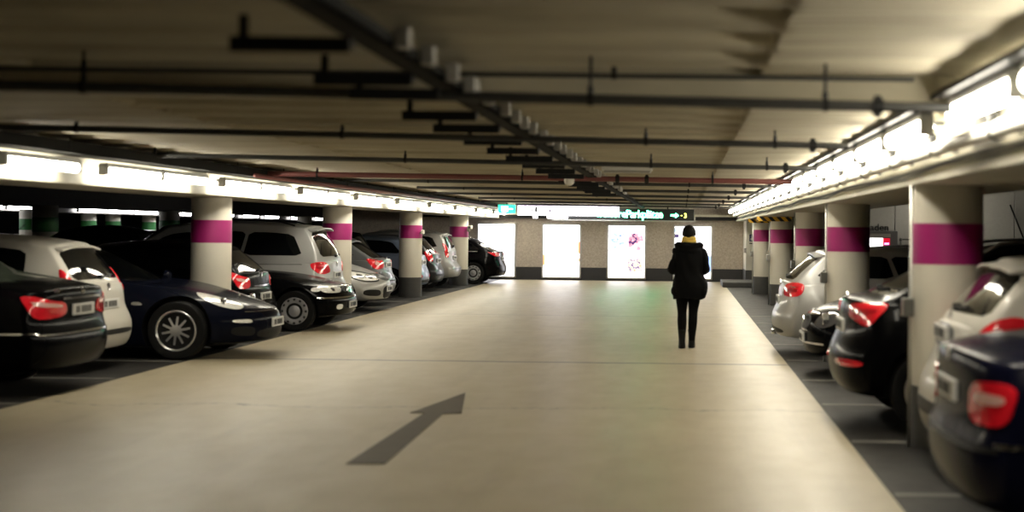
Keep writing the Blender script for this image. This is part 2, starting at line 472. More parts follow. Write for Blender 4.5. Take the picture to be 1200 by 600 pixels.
for i, y in enumerate(ys[1:]):
    dup(LL, (-5.83, y, 2.17), 'strip lamp on the left beam, %s counted from the camera' % ORD[i + 1])
RL = lamp_proto('strip lamp on the right beam, first counted from the camera', L=1.56, r=.055, group=gr, side=1)
ys = [5.0, 6.8]
y = 9.35
while y < 46.5: ys.append(y); y += 1.85
RL.location = (1.52, ys[0], 2.30)
for i, y in enumerate(ys[1:]):
    dup(RL, (1.52, y, 2.30), 'strip lamp on the right beam, %s counted from the camera' % ORD[i + 1])
gf = 'strip lamps over the next driveway on the far left'
FL = lamp_proto('distant strip lamp over the next driveway, first counted from the left edge', 'lamp_far', L=2.6, r=.07, group=gf, side=-1)
fy = [(-22.2, 43.0), (-22.2, 46.0), (-22.2, 49.0), (-22.2, 54.8), (-22.2, 57.6), (-22.2, 60.4), (-22.2, 63.2), (-22.2, 66.0), (-22.2, 71.), (-22.2, 75.3), (-22.2, 79.2), (-22.2, 84.5), (-22.2, 90)]
for i, (x, y) in enumerate(fy):
    if i == 0: FL.location = (x, y, 2.18)
    else: dup(FL, (x, y, 2.18), 'distant strip lamp over the next driveway, %s counted from the left edge' % ORD[i])
# unseen lamp added above the beam soffit to light the grey wall
PL = lamp_proto('unseen strip lamp added to light the grey pay point wall', L=1.56, group=None)
PL.location = (5.2, 28.2, 2.48)
# cold ceiling batten in the middle, switched off
t = thing('ceiling_batten', 'unlit white batten lamp under the ceiling right of the central cable tray', 'lamp', (-1.0, 18.3, 2.37))
link('batten_body', BM((0, .62, 0, .16, 0, .06), bev=.01), M['housing'], t)
link('batten_diffuser', BM((.02, .60, .01, .15, -.03, 0.001), bev=.01), M['pale_steel'], t)

# ------------------------------------------------------------------ beam services
def long_pipe(name, x, z, r, y0, y1, m, label, cat, clamps=0, group=None):
    t = thing(name, label, cat, (x, y0, z), 0, group)
    bm = bmesh.new(); tube(bm, (0, 0, 0), (0, y1 - y0, 0), r, n=16); link('pipe_run', bm, M[m], t, True, .8)
    return t
tp = long_pipe('insulated_pipe', 1.66, 2.185, .047, 1, 48.5, 'pipe_white', 'thick white pipe running along the right beam below the strip lamps', 'pipe')
for i in range(24):
    y = 1.2 + i * 1.9
    bm = bmesh.new(); lathe(bm, [(.052, 0), (.056, .004), (.056, .03), (.052, .034)], axis='Y', c=(0, y, 0), n=16)
    box(bm, -.005, .14, y, y + .03, -.02, .02); box(bm, -.05, .0, y - .02, y + .045, .040, .10, bev=.008); box(bm, -.085, -.04, y - .02, y + .04, .075, .105, bev=.008)
    c = link('pipe_clamp', bm, M['black'], tp)
tray = thing('cable_tray', 'black cable tray running above the strip lamps on the right beam', 'cable tray', (1.50, 1, 2.402))
link('tray', BM((-.08, .08, 0, 47.5, 0, .012), (-.08, -.07, 0, 47.5, 0, .028), (.07, .08, 0, 47.5, 0, .028)), M['trim'], tray)
bm = bmesh.new()
for j in range(3): path_tube(bm, [(-.04 + .03 * j, a * 1.5, .016 + .004 * math.sin(a * 1.3 + j) * .3) for a in range(32)], .007)
link('cables', bm, M['cable'], tray, True)
bm = bmesh.new()
pts = [(1.725 + .01 * math.sin(a), 1 + a * .9, 2.095 + .012 * math.sin(a * .9)) for a in range(53)]
path_tube(bm, pts, .012); path_tube(bm, [(p[0] + .01, p[1], p[2] - .02 + .01 * math.sin(p[1] * 2)) for p in pts], .008)
tag(link('cable_run', bm, M['cable'], None, True), 'thin black cables sagging along the right beam under the white pipe', 'cable')
tr2 = thing('cable_tray', 'long grey cable tray hung on rods above the left strip lamps', 'cable tray', (-5.80, 8, 2.29))
link('tray', BM((-.19, .13, 0, 40.5, 0, .012), (-.19, -.18, 0, 40.5, 0, .11), (.12, .13, 0, 40.5, 0, .11)), M['tray'], tr2)
bm = bmesh.new()
for j in range(4): path_tube(bm, [(-.08 + .04 * j, a * 1.3, .024 + .004 * math.sin(a * 1.1 + j)) for a in range(31)], .011)
link('cables', bm, M['cable'], tr2, True)
for i in range(16):
    bm = bmesh.new(); tube(bm, (.13, .6 + i * 2.6, 0), (.13, .6 + i * 2.6, .15), .006, n=6)
    link('hanger_rod', bm, M['trim'], tr2)

# central cable tray with side arms
ct = thing('cable_tray', 'dark cable tray down the middle of the ceiling with short side arms', 'cable tray', (-1.24, 2.0, 2.35))
bm = BM((-.06, .06, 0, 44, 0, .014), (-.06, -.048, 0, 44, 0, .06), (.048, .06, 0, 44, 0, .06))
link('tray', bm, M['tray'], ct)
bm = bmesh.new()
for j in range(3): path_tube(bm, [(-.03 + .03 * j, a * 1.4, .024 + .005 * math.sin(a * 1.7 + j)) for a in range(32)], .011)
link('cables', bm, M['cable'], ct, True)
for i, y in enumerate([3.7, 5.0, 5.75, 7.2, 8.35, 9.8, 11.2, 12.6, 14.1, 15.6, 17.2, 18.8, 20.6, 22.4, 24.4, 26.6]):
    bm = BM((-.50, -.04, y, y + .10, -.035, .0), (-.50, -.04, y, y + .008, -.06, -.03), bev=.003); box(bm, -.47, -.44, y + .02, y + .05, 0, .085)
    link('side_arm', bm, M['trim'], ct)
    for q in (.3, .9): link('hanger_block', BM((.07, .13, y + q, y + q + .08, .0, .085), bev=.005), M['pale_steel'], ct)

# sprinkler pipes across the driveway
def cross_pipe(y, x0, x1, z, r, m, label, slope=.012, hang=(), coup=()):
    t = thing('ceiling_pipe', label, 'pipe', (0, y, z), 0, 'pipes crossing under the driveway ceiling')
    f = lambda x: -slope * (x - x0)
    bm = bmesh.new(); tube(bm, (x0, 0, f(x0)), (x1, 0, f(x1)), r, n=16); link('pipe_run', bm, M[m], t, True, .8)
    for hx in hang:
        bm = bmesh.new(); tube(bm, (hx, 0, f(hx) + r * .5), (hx, 0, (2.47 if y > 8.8 else 2.55) - z), .009, n=8)
        lathe(bm, [(r + .004, -.012), (r + .009, -.01), (r + .009, .01), (r + .004, .012)], c=(hx, 0, f(hx)), n=4) if False else None
        tube(bm, (hx - .014, 0, f(hx)), (hx + .014, 0, f(hx)), r + .007, n=14); tube(bm, (hx, 0, f(hx) + r), (hx, 0, f(hx) + r + .04), .016, n=8)
        link('pipe_hanger', bm, M['trim'], t, True, .6)
    for cx in coup:
        bm = bmesh.new(); tube(bm, (cx - .028, 0, f(cx)), (cx + .028, 0, f(cx)), r + .012, n=14); box(bm, cx - .02, cx + .02, -.012, .012, f(cx) - r - .03, f(cx) + r + .03, bev=.004)
        link('pipe_coupling', bm, M['trim'], t, True, .6)
    return t
cross_pipe(7.95, -5.6, 1.42, 2.385, .029, 'pipe', 'nearest dark pipe crossing the ceiling, thick and with two couplings at its right', .0125, (-3.2, -.5, .75), (1.03,))
cross_pipe(11.8, -5.75, 1.30, 2.39, .026, 'pipe', 'dark ceiling pipe with a hanger near the middle, second across from the camera', .0105, (-4.8, -2.7, -.3, .72), (1.02,))
cross_pipe(16.1, -5.75, 1.45, 2.385, .026, 'pipe', 'dark ceiling pipe starting with an upward elbow at left, third across from the camera', .0085, (-5.7, -3.0, -.35, .9), (1.1,))
cross_pipe(20.4, -6.0, 1.50, 2.355, .036, 'pipe_red', 'red-brown sprinkler main crossing the ceiling', .004, (-5, -2.2, .4), (-1.6, -.9, -.5))
for i, y in enumerate([24.6, 28.6, 32.8, 37.2, 41.5, 45.5]):
    cross_pipe(y, -5.6 + (.5 if i % 2 else 0), 1.48, 2.42, .027, 'pipe', 'thin distant ceiling pipe, %s beyond the red-brown main' % ORD[i], .004, (-4.2, -1.9, .1), (1.0,))
cross_pipe(8.45, -5.9, 1.3, 2.50, .014, 'pipe', 'thin conduit across the ceiling just before the shallow cross beam', .0, (-3.4, -.4), ())
# red long pipe by left strip
bm = bmesh.new(); path_tube(bm, [(-5.62, 19.6, 2.30), (-5.62, 30, 2.31), (-5.62, 46, 2.31)], .028)
t = thing('sprinkler_pipe', 'red-brown sprinkler pipe along the left tray in the distance', 'pipe'); link('pipe_run', bm, M['pipe_red'], t, True)
for i in range(6):
    bm = bmesh.new(); tube(bm, (-5.62, 21 + i * 4, 2.3), (-5.62, 21 + i * 4, 2.52), .008, n=6); link('hanger_rod', bm, M['trim'], t)
# motion sensor on the central tray
t = thing('ceiling_sensor', 'small white dome sensor hanging under the red-brown pipe', 'sensor', (-1.52, 19.9, 2.25))
bm = bmesh.new(); lathe(bm, [(.02, .11), (.065, .10), (.07, .04), (.06, 0), (.03, -.025), (.005, -.03)], n=20); link('dome', bm, M['paint_white'], t, True)
bm = bmesh.new(); tube(bm, (0, 0, .1), (0, 0, .27), .01, n=8); link('stem', bm, M['steel'], t)

# hazard boards
for i, (x0, x1, y, z) in enumerate([(1.66, 2.44, 33.5, 1.94), (1.72, 2.32, 39.3, 1.94)]):
    t = thing('hazard_board', '', 'warning board', (x0, y, z)); link('striped_panel', BM((0, x1 - x0, -.02, .02, -.05, .05), bev=.004), M['hazard'], t)
    for q in (.16, x1 - x0 - .1): link('hanger_strap', BM((q, q + .02, -.005, .005, .05, .062)), M['trim'], t)
    tag(t, ['yellow and black striped board above the right column left of the silver hatchback', 'yellow and black striped board above the farthest right column'][i], 'warning board', 'hazard boards')

# ------------------------------------------------------------------ back wall: lit poster cases and signs
def poster(x, label, content):
    t = thing('poster_case', label, 'poster', (x, 49.17, .06), 0, 'lit poster cases on the back wall')
    w, h = .645, 1.80
    bm = BM((-w, -w + .05, -.10, 0, 0, h), (w - .05, w, -.10, 0, 0, h), (-w, w, -.10, 0, 0, .05), (-w, w, -.10, 0, h - .05, h), bev=.01)
    link('frame', bm, M['alu'], t)
    link('lit_panel', BM((-w + .04, w - .04, -.075, -.02, .04, h - .04)), M['poster_white'], t)
    for j, (name, x0, x1, z0, z1, m) in enumerate(content):
        link(name, BM((x0, x1, -.08, -.07, z0, z1)), m, t)
    return t
def grade(name, cols, strength, scale=5.):
    m, nt, b = _new(name); N = nt.nodes; K = nt.links
    tc = N.new('ShaderNodeTexCoord'); n = N.new('ShaderNodeTexNoise'); n.inputs['Scale'].default_value = scale; n.inputs['Detail'].default_value = 4
    K.new(tc.outputs['Object'], n.inputs['Vector'])
    r = N.new('ShaderNodeValToRGB'); r.color_ramp.interpolation = 'CONSTANT'
    while len(r.color_ramp.elements) < len(cols): r.color_ramp.elements.new(.5)
    for i, c in enumerate(cols):
        r.color_ramp.elements[i].position = .28 + .44 * i / len(cols) if i else 0; r.color_ramp.elements[i].color = (*c, 1)
    K.new(n.outputs['Fac'], r.inputs[0]); K.new(r.outputs[0], b.inputs['Emission Color']); K.new(r.outputs[0], b.inputs['Base Color'])
    b.inputs['Emission Strength'].default_value = strength
    return m
pic_a = grade('bluish printed picture', [(.05, .04, .25), (.35, .45, .75), (.8, .85, 1), (.95, .95, 1)], 1., 6)
pic_b = grade('pink and dark printed picture', [(.05, .02, .12), (.7, .3, .4), (.95, .8, .85), (1, .95, .97)], 1., 6)
pic_c = grade('speckled printed picture', [(.05, .03, .12), (.35, .3, .45), (.85, .8, .6), (.8, .3, .25)], .9, 12)
orange = emit('orange printed patch', (1., .32, .12), 1.4)
pale = emit('pale grey print', (.72, .70, .74), 1.2)
inkl = emit('dark violet print', (.08, .06, .16), 1.)
bluep = emit('pale blue print', (.35, .5, .9), 1.3)
poster(-6.12, 'blank glowing poster case partly behind the black estate car, leftmost of the four', [])
poster(-3.98, 'glowing poster case with orange patches at its edges, second from left', [('orange_print', -.60, -.54, .42, .78, orange), ('orange_print', .54, .60, .82, 1.2, orange), ('orange_print', .55, .60, .55, .66, orange)])
lab3 = [('picture', -.53, -.06, .98, 1.50, pic_a), ('picture', .05, .53, .95, 1.50, pic_b), ('picture', .04, .53, .24, .68, pic_c), ('headline', -.42, .45, 1.60, 1.66, pale)]
lab3 += [('print_line', -.53 + .07 * i, -.49 + .07 * i, .40 - .012 * i, .46 - .012 * i, inkl) for i in range(6)]
poster(-1.84, 'glowing poster case showing three small pictures, left of the walking person', lab3)
poster(.34, 'glowing poster case behind the walking person, rightmost of the four', [('blue_print', .30, .60, .25, .8, bluep), ('dark_print', -.60, -.46, 1.38, 1.50, inkl), ('dark_print', -.60, -.54, 1.55, 1.68, bluep)])

# white lit wayfinding sign
t = thing('lit_direction_sign', 'long white lit direction sign hanging left of the green display', 'sign', (-5.05, 45.6, 2.085))
W = 3.33
link('light_box', BM((0, W * .93, 0, .12, 0, .285), bev=.01), M['sign_white'], t)
link('top_rail', BM((-.02, W * .94, -.01, .13, .285, .31)), M['ink_violet'], t)
text_obj('lettering', 'WC', .16, (.06, -.005, .08), M['ink_dark'], t)
for b_ in ((.43, .47, -.008, 0, .10, .24), (.53, .60, -.008, 0, .09, .26)): link('pictogram', BM(b_), M['ink_dark'], t)
bm = bmesh.new(); prism_xz(bm, [(.88, .125), (.98, .125), (.98, .09), (1.05, .145), (.98, .20), (.98, .165), (.88, .165)], -.008, 0)
link('arrow', bm, M['ink_violet'], t)
text_obj('lettering', 'AUSGANG MARIENKIRCHE', .155, (1.14, -.005, .08), M['ink_grey'], t, spacing=1.02)
for hx in (.3, 2.9):
    bm = bmesh.new(); tube(bm, (hx, .06, .3), (hx, .06, .38), .01, n=6); link('hanger_rod', bm, M['trim'], t)
t = thing('lit_panel_sign', 'small white lit panel directly under the long white sign', 'sign', (-4.2, 46.2, 2.0))
link('light_box', BM((0, .64, 0, .1, 0, .16), bev=.01), M['sign_white'], t)
link('light_box', BM((-.44, -.30, 0, .1, 0, .16), bev=.01), M['sign_white'], t)
link('mount', BM((-.45, .66, .03, .07, .155, .2)), M['trim'], t)

# green LED display
t = thing('parking_display', 'black parking guidance display with green glowing letters and arrow', 'sign', (-4.1, 47.0, 1.985))
link('display_housing', BM((0, 4.46, 0, .12, 0, .36), bev=.01), M['sign_black'], t)
link('bottom_rail', BM((-.02, 4.48, -.02, .14, -.035, .0), (4.46, 4.5, -.02, .14, -.035, .12)), M['alu'], t)
text_obj('lettering', 'weitere', .31, (1.36, -.004, .09), M['led_green'], t, bold=.006)
text_obj('lettering', 'Parkplätze', .33, (2.30, -.004, .08), M['led_green'], t, bold=.006, spacing=.86)
bm = bmesh.new(); prism_xz(bm, [(3.72, .13), (3.87, .13), (3.87, .08), (3.97, .16), (3.87, .24), (3.87, .19), (3.72, .19)], -.01, 0)
link('arrow', bm, M['led_green'], t)
text_obj('lettering', '3', .20, (4.13, -.004, .09), M['led_yellow'], t, bold=.004)
link('display_segment', BM((4.03, 4.09, -.008, 0, .15, .17)), M['led_yellow'], t)
for hx in (1.0, 3.6): link('mount', BM((hx, hx + .04, .05, .09, .36, .52)), M['trim'], t)

# green exit sign on the left beam
t = thing('exit_sign', 'small green and white lit emergency exit sign at the end of the left lamps', 'sign', (-5.5, 44.4, 2.12))
link('sign_box', BM((0, .52, 0, .06, 0, .26), bev=.01), M['exit_green'], t)
link('symbol', BM((.10, .30, -.006, 0, .05, .21), (.32, .44, -.006, 0, .11, .15)), M['exit_white'], t)
link('mount', BM((.24, .28, .01, .05, .25, .42)), M['trim'], t)

# CCTV camera on the last left column
t = thing('security_camera', 'white security camera on the farthest left column', 'camera', (-6.2, 43.3, 1.62))
link('camera_body', BM((0, .11, -.28, 0, .02, .13), bev=.02), M['paint_white'], t)
bm = bmesh.new(); lathe(bm, [(.035, 0), (.04, -.02), (.03, -.025)], axis='Y', c=(.055, -.28, .07), n=14); link('lens', bm, M['lens'], t)
link('wall_bracket', BM((-.04, .04, -.05, .0, -.06, .04), bev=.01), M['paint_white'], t)
t = thing('security_camera', 'tiny white camera on the third magenta column of the left row', 'camera', (-6.22, 35.6, 1.50))
link('camera_body', BM((0, .07, -.12, 0, 0, .10), bev=.015), M['paint_white'], t)
link('wall_bracket', BM((-.03, .01, -.04, .0, .02, .06)), M['paint_white'], t)

# disabled parking sign on the wall end, banner between columns
t = thing('wheelchair_sign', 'small dark blue wheelchair parking sign on the pale wall end', 'sign', (2.1, 46.96, 1.22))
link('sign_plate', BM((0, .16, -.02, 0, .14, .36), bev=.005), mat('sign blue', (.015, .025, .10), .4), t)
bm = bmesh.new(); lathe(bm, [(.035, 0), (.045, -.004), (.045, -.006), (.035, -.008)], axis='Y', c=(.08, -.02, .21), n=16)
box(bm, .06, .08, -.028, -.02, .22, .30); box(bm, .06, .12, -.028, -.02, .25, .265); lathe(bm, [(.015, 0), (.015, -.008)], axis='Y', c=(.07, -.02, .325), n=10)
link('symbol', bm, M['plate'], t)
link('lower_plate', BM((0, .16, -.02, 0, .06, .09)), M['ink_dark'], t)
pb = grade('colourful printed banner', [(.02, .02, .05), (.15, .12, .35), (.5, .45, .6), (.05, .2, .3)], .12, 5)
t = thing('advert_stand', 'narrow dark advert stand with mottled violet print between the two far right columns', 'advert', (2.32, 42.2, 0))
link('print', BM((-.12, .20, -.03, 0, .5, 1.75)), pb, t); link('stand_base', BM((-.16, .24, -.2, .2, 0, .5), bev=.02), mat('dark green base', (.02, .05, .04), .5), t)
link('stand_frame', BM((-.15, .23, 0, .04, .5, 1.8)), M['trim'], t)

# pay point
text = text_obj('wall_lettering', 'Laden', .20, (3.66, 29.985, 1.70), M['ink_dark'], None, depth=.01)
tag(text, 'dark wall lettering above the pay machine', 'lettering')
t = thing('pay_machine', 'dark grey pay machine with a bright white screen on the grey wall', 'ticket machine', (3.6, 29.68, 0))
link('cabinet', BM((0, .68, 0, .3, 0, 1.70), bev=.02), M['machine'], t)
link('screen', BM((.04, .38, -.02, .01, 1.33, 1.55)), M['screen'], t)
link('red_panel', BM((.39, .52, -.02, .01, 1.33, 1.55)), M['machine_red'], t)
link('display', BM((.41, .50, -.03, 0, 1.42, 1.46)), M['violet_lit'], t)
link('head_strip', BM((.03, .53, -.02, .01, 1.57, 1.64)), M['pale_steel'], t)
bm = bmesh.new(); tube(bm, (4.37, 29.9, 0), (4.37, 29.9, 1.53), .02, n=10); tube(bm, (4.37, 29.9, 1.53), (4.9, 29.9, 1.53), .014, n=8)
lathe(bm, [(.03, 1.50), (.035, 1.53), (.02, 1.56)], c=(4.37, 29.9, 0), n=12)
tag(link('barrier_post', bm, M['steel'], None, True), 'thin grey post with a rail beside the pay machine', 'post')
bm = bmesh.new(); tube(bm, (6.55, 29.9, 2.25), (6.88, 29.9, 1.45), .018, n=8); tube(bm, (6.88, 29.9, 1.45), (7.0, 29.9, 1.55), .018, n=8); tube(bm, (6.88, 29.9, 1.45), (6.88, 29.9, 0), .018, n=8)
tag(link('slanted_handrail', bm, M['trim'], None, True), 'slanting black rail on the grey wall at the right edge', 'handrail')

# ------------------------------------------------------------------ floor markings
def unproject(px, py):
    dx, dy = px - 800, py - 272.2
    c, s = math.cos(.012), math.sin(.012)
    u = dx * c + dy * s; v = -dx * s + dy * c
    Y = EYE * F / v; return (u * Y / F, Y)
def floor_poly(name, pix, m, label, cat, group=None, z=.005):
    bm = bmesh.new(); pts = [unproject(*p) for p in pix]
    A = [bm.verts.new((x, y, z)) for x, y in pts]; f = bm.faces.new(A)
    bmesh.ops.recalc_face_normals(bm, faces=bm.faces)
    r = bmesh.ops.extrude_face_region(bm, geom=[f])
    for v in r['geom']:
        if isinstance(v, bmesh.types.BMVert): v.co.z = .0005
    bmesh.ops.recalc_face_normals(bm, faces=bm.faces)
    return tag(link(name, bm, m), label, cat, group)
floor_poly('floor_arrow', [(405, 544), (451, 544), (519, 485.5), (541, 484.5), (545.5, 460.5), (481, 484), (497, 484.5)], M['arrow'], 'worn dark direction arrow painted on the driveway, pointing away to the right', 'floor marking')
# bay lines
n = 0
def bay_line(x0, x1, y, label, group):
    bm = BM((x0, x1, y - .05, y + .05, .002, .007)); return tag(link('bay_line', bm, M['bay_line']), label, 'floor marking', group)
yl = [6.7, 9.3, 13.45, 15.75, 17.85, 20.6, 22.95, 25.3, 28.1, 30.75, 33.25, 35.7, 38.2, 40.7, 43.4]
for i, y in enumerate(yl):
    bay_line(-11.0, -5.98, y, 'pale line between the parking bays on the left, %s from the camera' % ORD[i], 'bay lines on the left')
yr = [6.9, 9.28, 11.65, 14.15, 16.45, 19.0, 21.7, 24.2, 26.7, 29.0]
for i, y in enumerate(yr):
    bay_line(1.34, 6.3 if y < 29 else 3.0, y, 'pale line between the parking bays on the right, %s from the camera' % ORD[i], 'bay lines on the right')

# ------------------------------------------------------------------ cars
# local frame: rear bumper at x = 0, nose at x = L, y to the car's left, z up
def chaikin(pts, n=2, closed=True):
    for _ in range(n):
        q = []
        m = len(pts)
        for i in range(m):
            a = pts[i]; b = pts[(i + 1) % m]
            q.append((a[0] * .78 + b[0] * .22, a[1] * .78 + b[1] * .22)); q.append((a[0] * .22 + b[0] * .78, a[1] * .22 + b[1] * .78))
        pts = q
    return pts

def box_grid(bm, us, vs, ts, f):
    V = {}
    def g(i, j, k):
        key = (i, j, k)
        if key not in V: V[key] = bm.verts.new(f(us[i], vs[j], ts[k]))
        return V[key]
    NI, NJ, NK = len(us) - 1, len(vs) - 1, len(ts) - 1
    for i in range(NI):
        for j in range(NJ):
            for k, fl in ((0, 1), (NK, 0)):
                q = [g(i, j, k), g(i + 1, j, k), g(i + 1, j + 1, k), g(i, j + 1, k)]
                bm.faces.new(q[::-1] if fl else q)
    for i in range(NI):
        for k in range(NK):
            for j, fl in ((0, 0), (NJ, 1)):
                q = [g(i, j, k), g(i + 1, j, k), g(i + 1, j, k + 1), g(i, j, k + 1)]
                bm.faces.new(q[::-1] if fl else q)
    for j in range(NJ):
        for k in range(NK):
            for i, fl in ((0, 1), (NI, 0)):
                q = [g(i, j, k), g(i, j + 1, k), g(i, j + 1, k + 1), g(i, j, k + 1)]
                bm.faces.new(q[::-1] if fl else q)
    bmesh.ops.recalc_face_normals(bm, faces=bm.faces)

def car_shell(S):
    """Union of a lofted lower body and a lofted greenhouse with wheel arches cut out."""
    L, W = S['L'], S['W']
    top = S['top']; zb = S.get('zb', .19)
    rear = S['rear']; front = S['front']                # (z, inset) lists
    rb, fb_ = S.get('rbow', .12), S.get('fbow', .30)
    sect = S.get('sect', [(0, .90), (.12, .955), (.35, .99), (.6, 1.), (.82, .975), (1., .915)])
    us = [0, .012, .03, .06, .1, .15, .2, .26, .33, .4, .47, .54, .61, .68, .74, .8, .85, .9, .94, .97, .988, 1]
    vs = [-1, -.965, -.9, -.78, -.6, -.35, 0, .35, .6, .78, .9, .965, 1]
    ts = [0, .06, .16, .28, .40, .52, .64, .75, .85, .93, .975, 1]
    planf = lambda u: 1 - S.get('rtap', .05) * max(0, 1 - u / .22)**2 - S.get('ftap', .07) * max(0, 1 - (1 - u) / .22)**2
    cut = S.get('cut', .05)
    def low(u, v, t):
        xn = u * L
        zt = smooth_interp(top, xn) - S.get('crown', .05) * abs(v)**3
        zbb = zb + (.05 if u < .05 or u > .95 else 0)
        z = zbb + t * (zt - zbb)
        x0 = smooth_interp(rear, z) + rb * abs(v)**3 + cut * max(0, abs(v) - .85) / .15
        x1 = L - smooth_interp(front, z) - fb_ * abs(v)**2.6 - cut * max(0, abs(v) - .85) / .15
        x = x0 + u * (x1 - x0)
        hw = W / 2 * smooth_interp(sect, t) * planf(u)
        return Vector((x, v * hw, z))
    bm = bmesh.new(); box_grid(bm, us, vs, ts, low)
    o1 = link('shell', bm, S['paint']); o1.modifiers.new('s', 'SUBSURF').levels = 1
    G = S['gh']                                           # rb, fb, zr, zf (belt), rt, ft, roof list, wb, wt
    gus = [0, .02, .06, .12, .2, .3, .42, .54, .66, .76, .85, .93, .98, 1]
    gts = [0, .1, .25, .4, .55, .7, .82, .9, .96, 1]
    gvs = [-1, -.95, -.85, -.65, -.35, 0, .35, .65, .85, .95, 1]
    def gh(u, v, t):
        zb0 = G['zr'] + (G['zf'] - G['zr']) * u - .10
        x0 = G['rb'] + (G['rt'] - G['rb']) * t**G.get('rp', 1.) + G.get('rbow', .10) * abs(v)**2.5
        x1 = G['fb'] + (G['ft'] - G['fb']) * t**G.get('fp', 1.1) - G.get('fbow', .22) * abs(v)**2.2
        x = x0 + u * (x1 - x0)
        roof = smooth_interp(G['roof'], u) - .05 * abs(v)**2.5
        z = zb0 + t * (roof - zb0)
        tap = 1 - G.get('rtap', .06) * max(0, 1 - u / .3)**2 - .05 * max(0, 1 - (1 - u) / .3)**2
        hw = (G['wb'] + (G['wt'] - G['wb']) * t**1.5) / 2 * tap
        return Vector((x, v * hw, z))
    bm = bmesh.new(); box_grid(bm, gus, gvs, gts, gh)
    o2 = link('shell2', bm, S['paint']); o2.modifiers.new('s', 'SUBSURF').levels = 1
    cutters = []
    for wx in (S['wr'], S['wf']):
        for s in (-1, 1):
            bm = bmesh.new(); R = S.get('R', .32) + .055
            tube(bm, (wx, s * (W / 2 - .24), S.get('R', .32) + .01), (wx, s * (W / 2 + .3), S.get('R', .32) + .01), R, n=36)
            bmesh.ops.recalc_face_normals(bm, faces=bm.faces)
            cutters.append(link('cutter', bm, M['arch']))
    mu = o1.modifiers.new('u', 'BOOLEAN'); mu.operation = 'UNION'; mu.object = o2; mu.solver = 'EXACT'; mu.material_mode = 'TRANSFER'
    for c in cutters:
        mm = o1.modifiers.new('c', 'BOOLEAN'); mm.operation = 'DIFFERENCE'; mm.object = c; mm.solver = 'EXACT'; mm.material_mode = 'TRANSFER'
    dg = bpy.context.evaluated_depsgraph_get()
    me = bpy.data.meshes.new_from_object(o1.evaluated_get(dg))
    for o in [o1, o2] + cutters: bpy.data.objects.remove(o)
    if M['arch'] not in list(me.materials): me.materials.append(M['arch'])
    ai = list(me.materials).index(M['arch'])
    low_z = S.get('cladding', .0)
    for p in me.polygons:
        p.use_smooth = True
        if p.center.z < max(zb + .03, low_z): p.material_index = ai
    me.set_sharp_from_angle(angle=math.radians(38))
    me.name = 'body'
    return me, low, gh

class Proj:
    def __init__(self, me):
        self.bvh = BVHTree.FromPolygons([v.co.copy() for v in me.vertices], [list(p.vertices) for p in me.polygons])
    def decal(self, name, pts, view, m, parent, off=.006, thick=.02, edge=.05, rounds=2, smooth=True):
        """Panel following the body: outline pts (a, z) seen along the view direction (degrees in plan; 0 = looking
        forward at the rear, 180 = looking back at the nose, 90/-90 = the sides). a is x for sides, else the
        horizontal coordinate square to the view, positive to the car's left."""
        side = abs(abs(view) - 90) < 1
        th = math.radians(view if side else -view); d = Vector((math.cos(th), math.sin(th), 0)); ax = Vector((-math.sin(th), math.cos(th), 0))
        if not side and abs(view) > 24 and abs(view) < 156 and 'tail' in name or name == 'lamp_insert':
            sg = 1 if sum(p[0] for p in pts) > 0 else -1
            pts = [(a if a * sg < .76 else sg * (.76 + (a * sg - .76) * .38), z) for a, z in pts]
        if rounds: pts = chaikin(pts, rounds)
        bm = bmesh.new(); vs = [bm.verts.new((a, z, 0)) for a, z in pts]
        try: bm.faces.new(vs)
        except Exception: bm.free(); return None
        bmesh.ops.triangulate(bm, faces=bm.faces)
        for _ in range(5):
            es = [e for e in bm.edges if e.calc_length() > edge]
            if not es: break
            bmesh.ops.subdivide_edges(bm, edges=es, cuts=1)
            bmesh.ops.triangulate(bm, faces=bm.faces)
        miss = []; deps = []
        cx = 0 if math.cos(th) > 0 else S_CX[0] * 2
        for v in bm.verts:
            a, z = v.co.x, v.co.y
            base = Vector((cx, 0, 0)) + ax * a + Vector((0, 0, z)) - d * 6
            if abs(abs(view) - 90) < 1: base = Vector((a, 0, z)) - d * 6
            h = self.bvh.ray_cast(base, d)
            if h[0] is None: miss.append((v, base)); continue
            v.co = h[0]; v.tag = True; deps.append((h[0] - base).dot(d))
            v.normal = h[1]
            v.co = h[0] - d * off
        md = sorted(deps)[len(deps) // 2] if deps else 6
        for v, base in miss: v.co = self.bvh.find_nearest(base + d * md)[0] - d * off
        r = bmesh.ops.extrude_face_region(bm, geom=list(bm.faces))
        for v in r['geom']:
            if isinstance(v, bmesh.types.BMVert): v.co += d * (thick + off)
        bmesh.ops.recalc_face_normals(bm, faces=bm.faces)
        return link(name, bm, m, parent, smooth, math.radians(40))
S_CX = [0]

